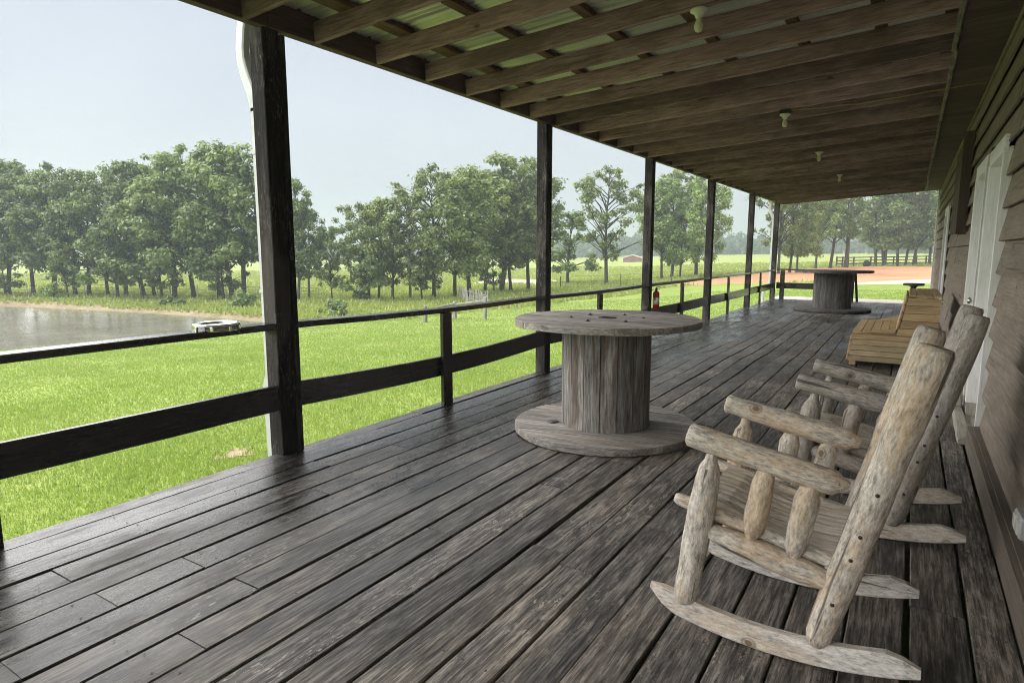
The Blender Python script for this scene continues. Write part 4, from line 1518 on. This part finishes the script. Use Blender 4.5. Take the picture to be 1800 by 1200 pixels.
def tree(px, py, top, proto, leaf, label, group, wide=1.0, rot=None, back=0.0):
    g = ground_hit(px, py)
    if back:
        d = g[:2] / np.hypot(*g[:2])
        g[:2] += d * back
        g[2] = hz(g[0], g[1])
    depth = (-g[0] * _sw + g[1] * _cw)
    # height that reaches the given picture row
    r = ray(px, top)
    topz = EYE + r[2] / math.hypot(r[0], r[1]) * math.hypot(g[0], g[1])
    H = max(topz - g[2], 2.0)
    tm, cm, H0 = PROTO[proto]
    root = empty('tree', (g[0], g[1], g[2]))
    tag(root, label, 'tree', group)
    s = H / H0
    a = rot if rot is not None else rng.uniform(0, 6.28)
    mw = T(g[0], g[1], g[2]) @ Matrix.Rotation(a, 4, 'Z') @ Matrix.Diagonal((s * wide, s * wide, s, 1))
    obj('trunk', tm, M['bark'], root, mw)
    obj('crown', cm, leaf, root, mw)
    return root


LD, LO, LB = M['leaf_dark'], M['leaf_olive'], M['leaf_bright']
row = [(-60, 518, 288, 'fullA', 1.1), (-15, 519, 294, 'openB', 1.15), (20, 517, 283, 'fullB', 1.1), (60, 518, 294, 'openA', 1.0), (98, 519, 302, 'tallB', 1.3), (130, 520, 286, 'fullD', 1.0), (160, 520, 302, 'openB', 1.1),
       (190, 521, 297, 'fullC', .85), (226, 521, 283, 'openC', 1.0), (250, 522, 288, 'tallA', 1.2), (270, 523, 296, 'fullB', .85), (306, 524, 268, 'openB', 1.1), (338, 525, 255, 'fullD', 1.0), (382, 525, 250, 'openA', .95),
       (406, 525, 256, 'tallA', 1.2), (432, 526, 252, 'openC', 1.05), (466, 526, 265, 'openB', 1.0), (526, 527, 312, 'tallA', .85), (545, 527, 350, 'openB', .8), (583, 526, 394, 'fullC', .7)]
for k, (px, py, tp, pr, wd) in enumerate(row):
    tree(px, py, tp, pr, LD, 'dark leafy tree, %s from the left in the row behind the pond' % ORD[k], 'trees behind the pond', wd)
under = [(12, 523, 425, 'smallA'), (118, 523, 440, 'smallB'), (205, 525, 385, 'smallA'), (285, 527, 400, 'smallA'), (395, 528, 410, 'smallA')]
for k, (px, py, tp, pr) in enumerate(under):
    tree(px, py, tp, pr, LB if k in (2,) else LD, 'low bushy young tree, %s from the left under the pond row' % ORD[k], 'young trees under the pond row', 1.15)
midg = [(650, 527, 352, 'fullC', .95), (668, 527, 348, 'fullB', .9), (692, 528, 380, 'smallA', 1.0), (722, 529, 345, 'openC', .95), (764, 524, 288, 'openA', 1.05), (800, 523, 296, 'fullD', 1.0), (824, 522, 290, 'tallB', 1.2), (855, 512, 300, 'fullB', .95), (884, 513, 270, 'tallA', 1.35), (897, 513, 300, 'openB', 1.0), (926, 512, 272, 'openC', .95), (945, 512, 300, 'tallB', 1.0)]
for k, (px, py, tp, pr, wd) in enumerate(midg):
    tree(px, py, tp, pr, LO, 'olive green tree, %s from the left in the clump between the first two posts' % ORD[k], 'trees in the middle clump', wd)
for k, (px, py, tp, pr, wd) in enumerate([(632, 529, 430, 'smallA', 1.2), (742, 528, 440, 'smallB', 1.1), (868, 515, 430, 'smallA', .9)]):
    tree(px, py, tp, pr, LD, 'low bushy young tree, %s from the left beneath the middle clump' % ORD[k], 'young trees in the middle clump', wd)
tree(1000, 499, 372, 'smallA', LB, 'small low branched green tree just right of the second porch post', 'trees in the right field', 1.25)
tree(1064, 501, 290, 'openA', LO, 'lone spreading oak with open crown in the field between two porch posts', 'trees in the right field', 1.1)
rg = [(1162, 492, 315, 'fullB', .9), (1180, 490, 300, 'openB', 1.0), (1196, 490, 330, 'fullC', .75), (1222, 487, 292, 'openC', 1.1), (1240, 489, 312, 'fullA', .8)]
for k, (px, py, tp, pr, wd) in enumerate(rg):
    tree(px, py, tp, pr, LO if k % 2 else LB, 'field tree, %s from the left in the clump behind the fire extinguisher post' % ORD[k], 'trees in the right field', wd)
fr = [(1368, 481, 285, 'openA', .85), (1388, 479, 300, 'fullA', .85), (1401, 475, 310, 'fullC', .75), (1434, 472, 300, 'fullB', .8), (1461, 471, 290, 'openB', 1.0), (1484, 470, 300, 'openB', .7), (1536, 468, 290, 'openC', .95), (1552, 468, 285, 'tallA', 1.2), (1557, 468, 300, 'openB', .8), (1575, 467.5, 290, 'fullA', .9), (1593, 467, 300, 'openB', .9), (1608, 466.5, 285, 'fullD', .95), (1633, 466, 290, 'openA', .9), (1660, 466, 290, 'fullA', .9)]
for k, (px, py, tp, pr, wd) in enumerate(fr):
    tree(px, py, tp, pr, LD if k in (4, 5) else (LB if k % 2 else LO), 'tall tree, %s from the left seen beyond the far end of the porch' % ORD[k], 'trees beyond the far end', wd)

# bushes and weeds near the pond
def bush(px, py, h, w, leaf, label, seed):
    g = ground_hit(px, py)
    rr = random.Random(seed)
    cs, rs, parts = [], [], []
    for _ in range(14):
        a, q = rr.uniform(0, 6.28), rr.random() ** .5 * w
        z = rr.uniform(.2, 1) * h * (1 - .5 * q / w)
        cs.append((q * math.cos(a), q * math.sin(a), z))
        rs.append(rr.uniform(.18, .32) * h * .8)
        parts.append(([(0, 0, -.1), (q * .3 * math.cos(a), q * .3 * math.sin(a), z * .5), cs[-1]], [.03, .02, .006], 4))
    V, F = leaf_cloud(cs, rs, [int(90 * rr.uniform(.6, 1.1)) for _ in rs], .16, seed)
    root = empty('bush', tuple(g))
    tag(root, label, 'bush', 'bushes by the pond')
    obj('foliage', mesh_np('foliage', V, F), leaf, root, T(*g))
    obj('stem', branch_tubes(parts, 'stem'), M['bark'], root, T(*g))


bush(96, 526, 1.7, .9, M['leaf_bush'], 'bright yellow green bush on the bank at the far left', 61)
bush(425, 541, 1.3, .8, M['leaf_bright'], 'leafy weed clump on the bank just left of the nearest post', 62)
bush(587, 556, 1.2, .7, M['leaf_bright'], 'leafy green weed clump just right of the nearest post', 63)
bush(630, 528, 1.0, .6, M['leaf_dark'], 'small dark shrub at the left end of the middle clump', 64)
bush(300, 540, .8, .9, M['leaf_bright'], 'low green weed patch on the far bank', 65)

# ------------------------------------------------------------------ fences, barn, poles
def wire_fence(name, pts, label, hgt=1.15, wires=5, step=2.4, mat='oldfence', rad=.06, mesh_rows=True):
    P = [ground_hit(*p) for p in pts]
    root = empty(name, tuple(P[0]))
    tag(root, label, 'fence')
    tops = []
    for a, b in zip(P[:-1], P[1:]):
        L = np.hypot(*(b[:2] - a[:2]))
        n = max(1, int(L / step))
        for i in range(n):
            t = i / n
            x, y = a[0] + (b[0] - a[0]) * t, a[1] + (b[1] - a[1]) * t
            tops.append((x, y, hz(x, y)))
    for k, (x, y, z) in enumerate(tops):
        big_ = (k % 4 == 0)
        rr_ = rad * (1.0 if big_ else .5)
        obj('fence_post', tube_mesh([(0, 0, -.3), (.02 * math.sin(k), 0, hgt * (1.0 + .08 * math.sin(k * 2.3)))], [rr_, rr_ * .9], 7), M[mat], root, T(x, y, z))
    for w in range(wires):
        z = .18 + (hgt - .25) * w / max(1, wires - 1)
        path = []
        for k, (x, y, zz) in enumerate(tops):
            path.append((x, y, zz + z))
        obj('wire', tube_mesh(path, [.011] * len(path), 4, True), M['thinwire'], root)


wire_fence('wire_fence', [(-120, 522), (0, 523), (150, 524.5), (300, 528), (450, 531), (560, 533), (660, 532)], 'wire pasture fence on thin posts along the far bank of the pond')
wire_fence('wire_fence', [(985, 508), (1090, 506), (1180, 499), (1240, 494), (1330, 488)], 'thin wire fence on dark posts across the right hand field', 1.2, 3, 4.5, 'fence', .06)

# short post and rail fence in the lawn
pr_ = [ground_hit(748, 566), ground_hit(800, 561), ground_hit(853, 562)]
root = empty('rail_fence', tuple(pr_[1]))
tag(root, 'short grey post and rail fence at the edge of the lawn', 'fence')
for p, h in zip(pr_, (.85, .95, 1.2)):
    beam('fence_post', (p[0], p[1], p[2] - .3), (p[0], p[1], p[2] + h), .16, .16, M['oldfence'], root, up=(0, 1, 0), ch=.02, segs=3, jit=.01, seed=2)
beam('rail', (pr_[0][0], pr_[0][1], pr_[0][2] + .6), (pr_[1][0], pr_[1][1], pr_[1][2] + .82), .1, .1, M['oldfence'], root, ch=.02, segs=4, jit=.008, seed=4)
beam('rail', (pr_[1][0], pr_[1][1], pr_[1][2] + .78), (pr_[2][0], pr_[2][1], pr_[2][2] + 1.0), .1, .1, M['oldfence'], root, ch=.02, segs=4, jit=.008, seed=5)
# leaning slat fence by the middle trees
root = empty('slat_fence', tuple(ground_hit(825, 535)))
tag(root, 'leaning row of grey slats between the middle trees and the lawn', 'fence')
a, b = ground_hit(808, 527), ground_hit(857, 543)
for i in range(18):
    t = i / 17
    x, y = a[0] + (b[0] - a[0]) * t, a[1] + (b[1] - a[1]) * t
    z = hz(x, y)
    beam('slat', (x, y, z - .05), (x + rng.uniform(-.15, .05), y, z + 1.05 + rng.uniform(-.12, .12)), .09, .02, M['oldfence'], root, up=(0, 1, 0), ch=.003)
for h in (.3, .8):
    beam('wire', (a[0], a[1], hz(a[0], a[1]) + h), (b[0], b[1], hz(b[0], b[1]) + h), .03, .03, M['oldfence'], root, ch=.004)

# dark board fence by the far trees
root = empty('board_fence', tuple(ground_hit(1560, 467)))
tag(root, 'dark three board paddock fence beneath the far trees', 'fence')
ff = [ground_hit(x, y) for x, y in ((1470, 469.5), (1500, 468.6), (1530, 468), (1570, 467.4), (1610, 466.8), (1660, 466.2))]
tops = []
for a, b in zip(ff[:-1], ff[1:]):
    L = np.hypot(*(b[:2] - a[:2]))
    n = max(1, int(L / 2.2))
    for i in range(n):
        x, y = a[0] + (b[0] - a[0]) * i / n, a[1] + (b[1] - a[1]) * i / n
        tops.append((x, y, hz(x, y)))
for (x, y, z) in tops:
    beam('fence_post', (x, y, z - .2), (x, y, z + 1.45), .2, .2, M['fence'], root, up=(0, 1, 0))
for a, b in zip(tops[:-1], tops[1:]):
    for h in (.45, .9, 1.34):
        beam('rail', (a[0], a[1], a[2] + h), (b[0], b[1], b[2] + h), .05, .15, M['fence'], root)

# black round feed tub in front of that fence
g = ground_hit(1523, 468.4)
tb_ = obj('feed_tub', lathe_mesh([(.0, .0), (.34, .0), (.46, .15), (.5, .4), (.42, .7), (.24, .82), (.0, .84)], 20), M['blackplastic'], None, T(*g))
tag(tb_, 'round black tub standing in front of the dark board fence', 'tub')

# red barn across the field
g = ground_hit(1112, 460.5)
barn = empty('barn', tuple(g), R(YAW * .6))
tag(barn, 'small red barn with pale roof far across the field', 'barn')
sc_ = np.hypot(g[0], g[1]) / FPX
bw_, bd_, bh_ = 31 * sc_, 24 * sc_, 6.5 * sc_
mb = barn.matrix_basis
V = []
for y in (-bd_ / 2, bd_ / 2):
    V += [(-bw_ / 2, y, -1), (bw_ / 2, y, -1), (bw_ / 2, y, bh_), (0, y, bh_ * 1.75), (-bw_ / 2, y, bh_)]
obj('wall', mesh_py('barn_wall', V, [(0, 1, 2, 3, 4), (9, 8, 7, 6, 5), (0, 5, 6, 1), (1, 6, 7, 2), (4, 9, 5, 0)]), M['barn'], barn, mb)
e, t_ = bw_ * .06, .25
for sd in (-1, 1):
    V = [(0, -bd_ / 2 - e, bh_ * 1.75), (sd * (bw_ / 2 + e), -bd_ / 2 - e, bh_ * .93), (sd * (bw_ / 2 + e), bd_ / 2 + e, bh_ * .93), (0, bd_ / 2 + e, bh_ * 1.75)]
    V += [(x, y, z + t_) for x, y, z in V]
    obj('roof', mesh_py('barn_roof', V, [(0, 1, 2, 3), (7, 6, 5, 4), (0, 4, 5, 1), (1, 5, 6, 2), (2, 6, 7, 3), (3, 7, 4, 0)]), M['barnroof'], barn, mb)
obj('door', beam_mesh(bw_ * .25, .1, bh_ * .8, .01), M['core'], barn, mb @ T(-bw_ * .12, -bd_ / 2 - .05, bh_ * .38))

# utility poles and wires
def upole(px, py, h, label):
    g = ground_hit(px, py)
    root = empty('utility_pole', tuple(g))
    tag(root, label, 'utility pole', 'utility poles')
    obj('shaft', tube_mesh([(0, 0, -.5), (.02, 0, h * .5), (0, 0, h)], [.17, .14, .11], 10), M['pole'], root, T(*g))
    beam('crossarm', (g[0] - 1.1, g[1], g[2] + h - .5), (g[0] + 1.1, g[1], g[2] + h - .5), .1, .12, M['pole'], root)
    for dx in (-.95, .95):
        obj('insulator', lathe_mesh([(.0, 0), (.05, 0), (.06, .06), (.03, .09), (.05, .12), (.0, .16)], 10), M['porcelain'], root, T(g[0] + dx, g[1], g[2] + h - .44))
    return g + np.array([0, 0, h - .4])


pa = upole(1489, 470, 13.5, 'wooden utility pole rising among the trees beyond the far end of the porch')


# distant woods: one mass of crowns
def woods(name, px0, px1, rad, hgt, n, label, seed):
    g = np.random.default_rng(seed)
    cs, rs = [], []
    for i in range(n):
        px = px0 + (px1 - px0) * (i + g.random()) / n
        r = ray(px, 443)
        r = r / np.hypot(r[0], r[1])
        d = rad * (1 + .18 * g.random())
        x, y = r[0] * d, r[1] * d
        z = hz(x, y)
        h = hgt * (.65 + .5 * g.random())
        for q in range(4):
            cs.append((x + g.normal() * 1.5, y + g.normal() * 1.5, z + h * (.2 + .24 * q)))
            rs.append(h * (.3 - .035 * q))
    V, F = leaf_cloud(cs, rs, [70] * len(cs), 1.7, seed, squash=1.0)
    tag(obj(name, mesh_np(name, V, F), M['far_leaf']), label, 'woods', kind='stuff')


woods('distant_woods', 380, 1010, 330, 8, 90, 'hazy line of woods far beyond the pond and middle trees', 3)
woods('distant_woods', 1010, 1760, 290, 8.5, 130, 'hazy blue woods on the rise beyond the far field', 4)


# ------------------------------------------------------------------ grass
DP = ground_hit(416, 802)
pts = [(DP[0] + (.2 + .06 * math.sin(a * 3) + .05 * math.sin(a * 5)) * math.cos(a) * .8, DP[1] + (.2 + .06 * math.sin(a * 3 + 1) + .04 * math.sin(a * 7)) * math.sin(a)) for a in [i * math.pi / 12 for i in range(24)]]
tag(obj('dirt_patch', mesh_py('dirt_patch', [(x, y, hz(x, y) + .006) for x, y in pts], [tuple(range(24))]), M['bank']), kind='structure')
def blades(name, n, rlo, rhi, tlo, thi, zone_ok, hgt, wid, mat, label, cat, seed, lean=.5, rpow=1.0):
    g = np.random.default_rng(seed)
    u = g.random(n)
    r = np.exp(np.log(rlo) + (np.log(rhi) - np.log(rlo)) * u ** rpow)
    th = np.radians(tlo + (thi - tlo) * g.random(n))
    X, Y = -np.sin(th) * r, np.cos(th) * r
    ok = zone_ok(X, Y)
    X, Y, r = X[ok], Y[ok], r[ok]
    n = len(X)
    Z = height(X, Y)
    h = hgt * (.5 + .9 * g.random(n)) * (1 + .35 * wob(X, Y, 1.7))
    w = wid * (.6 + .7 * g.random(n)) * np.maximum(r / 9, .7)
    a = g.random(n) * 6.283
    l = h * lean * g.random(n)
    la = g.random(n) * 6.283
    dx, dy = np.cos(a) * w / 2, np.sin(a) * w / 2
    V = np.stack([np.stack([X - dx, Y - dy, Z - .01], 1), np.stack([X + dx, Y + dy, Z - .01], 1), np.stack([X + np.cos(la) * l, Y + np.sin(la) * l, Z + h], 1)], 1).reshape(-1, 3)
    F = np.arange(n * 3).reshape(-1, 3)
    tag(obj(name, mesh_np(name, V, F), M[mat]), label, cat, kind='stuff')


def in_lawn(X, Y):
    porch = ((X > -4.05) & (Y < 23.8) & (X < 6)) | (np.hypot(X - DP[0], Y - DP[1]) < .06 + .07 * np.abs(np.sin(9 * X + 7 * Y)))
    return (poly_sd(lawn_poly, X, Y) < .3) & ~porch & (poly_sd(POND, X, Y) > .3) & (poly_sd(clay_poly, X, Y) > 0) & (poly_sd(gravel_poly, X, Y) > 0)


def in_meadow(X, Y):
    return (poly_sd(lawn_poly, X, Y) > -.3) & (poly_sd(POND, X, Y) > .9) & (poly_sd(clay_poly, X, Y) > 0) & (poly_sd(road_poly, X, Y) > 0) & (poly_sd(gravel_poly, X, Y) > 0)


blades('lawn_grass', 430000, 4.2, 42, -2, 84, in_lawn, .048, .015, 'grass', 'short bright green mown grass between the porch and the pond', 'grass', 5, .9)
blades('meadow_grass', 130000, 26, 130, -4, 84, in_meadow, .24, .04, 'weeds', 'taller yellow green meadow grass beyond the lawn and round the trees', 'grass', 6, .8)

# ------------------------------------------------------------------ rainy air
t = NT('rain_haze')
pv = t.add('ShaderNodeVolumePrincipled')
pv.inputs['Color'].default_value = (.425, .475, .525, 1)
pv.inputs['Density'].default_value = .0021
pv.inputs['Anisotropy'].default_value = .2
t.lk(pv.outputs[0], t.out.inputs['Volume'])
S = 1650
V = [(x, y, z) for z in (-12, 42) for (x, y) in ((-S, -S), (S, -S), (S, S), (-S, S))]
me = mesh_py('haze', V, [(3, 2, 1, 0), (4, 5, 6, 7), (0, 1, 5, 4), (1, 2, 6, 5), (2, 3, 7, 6), (3, 0, 4, 7)])
tag(obj('haze', me, t.m), kind='stuff')
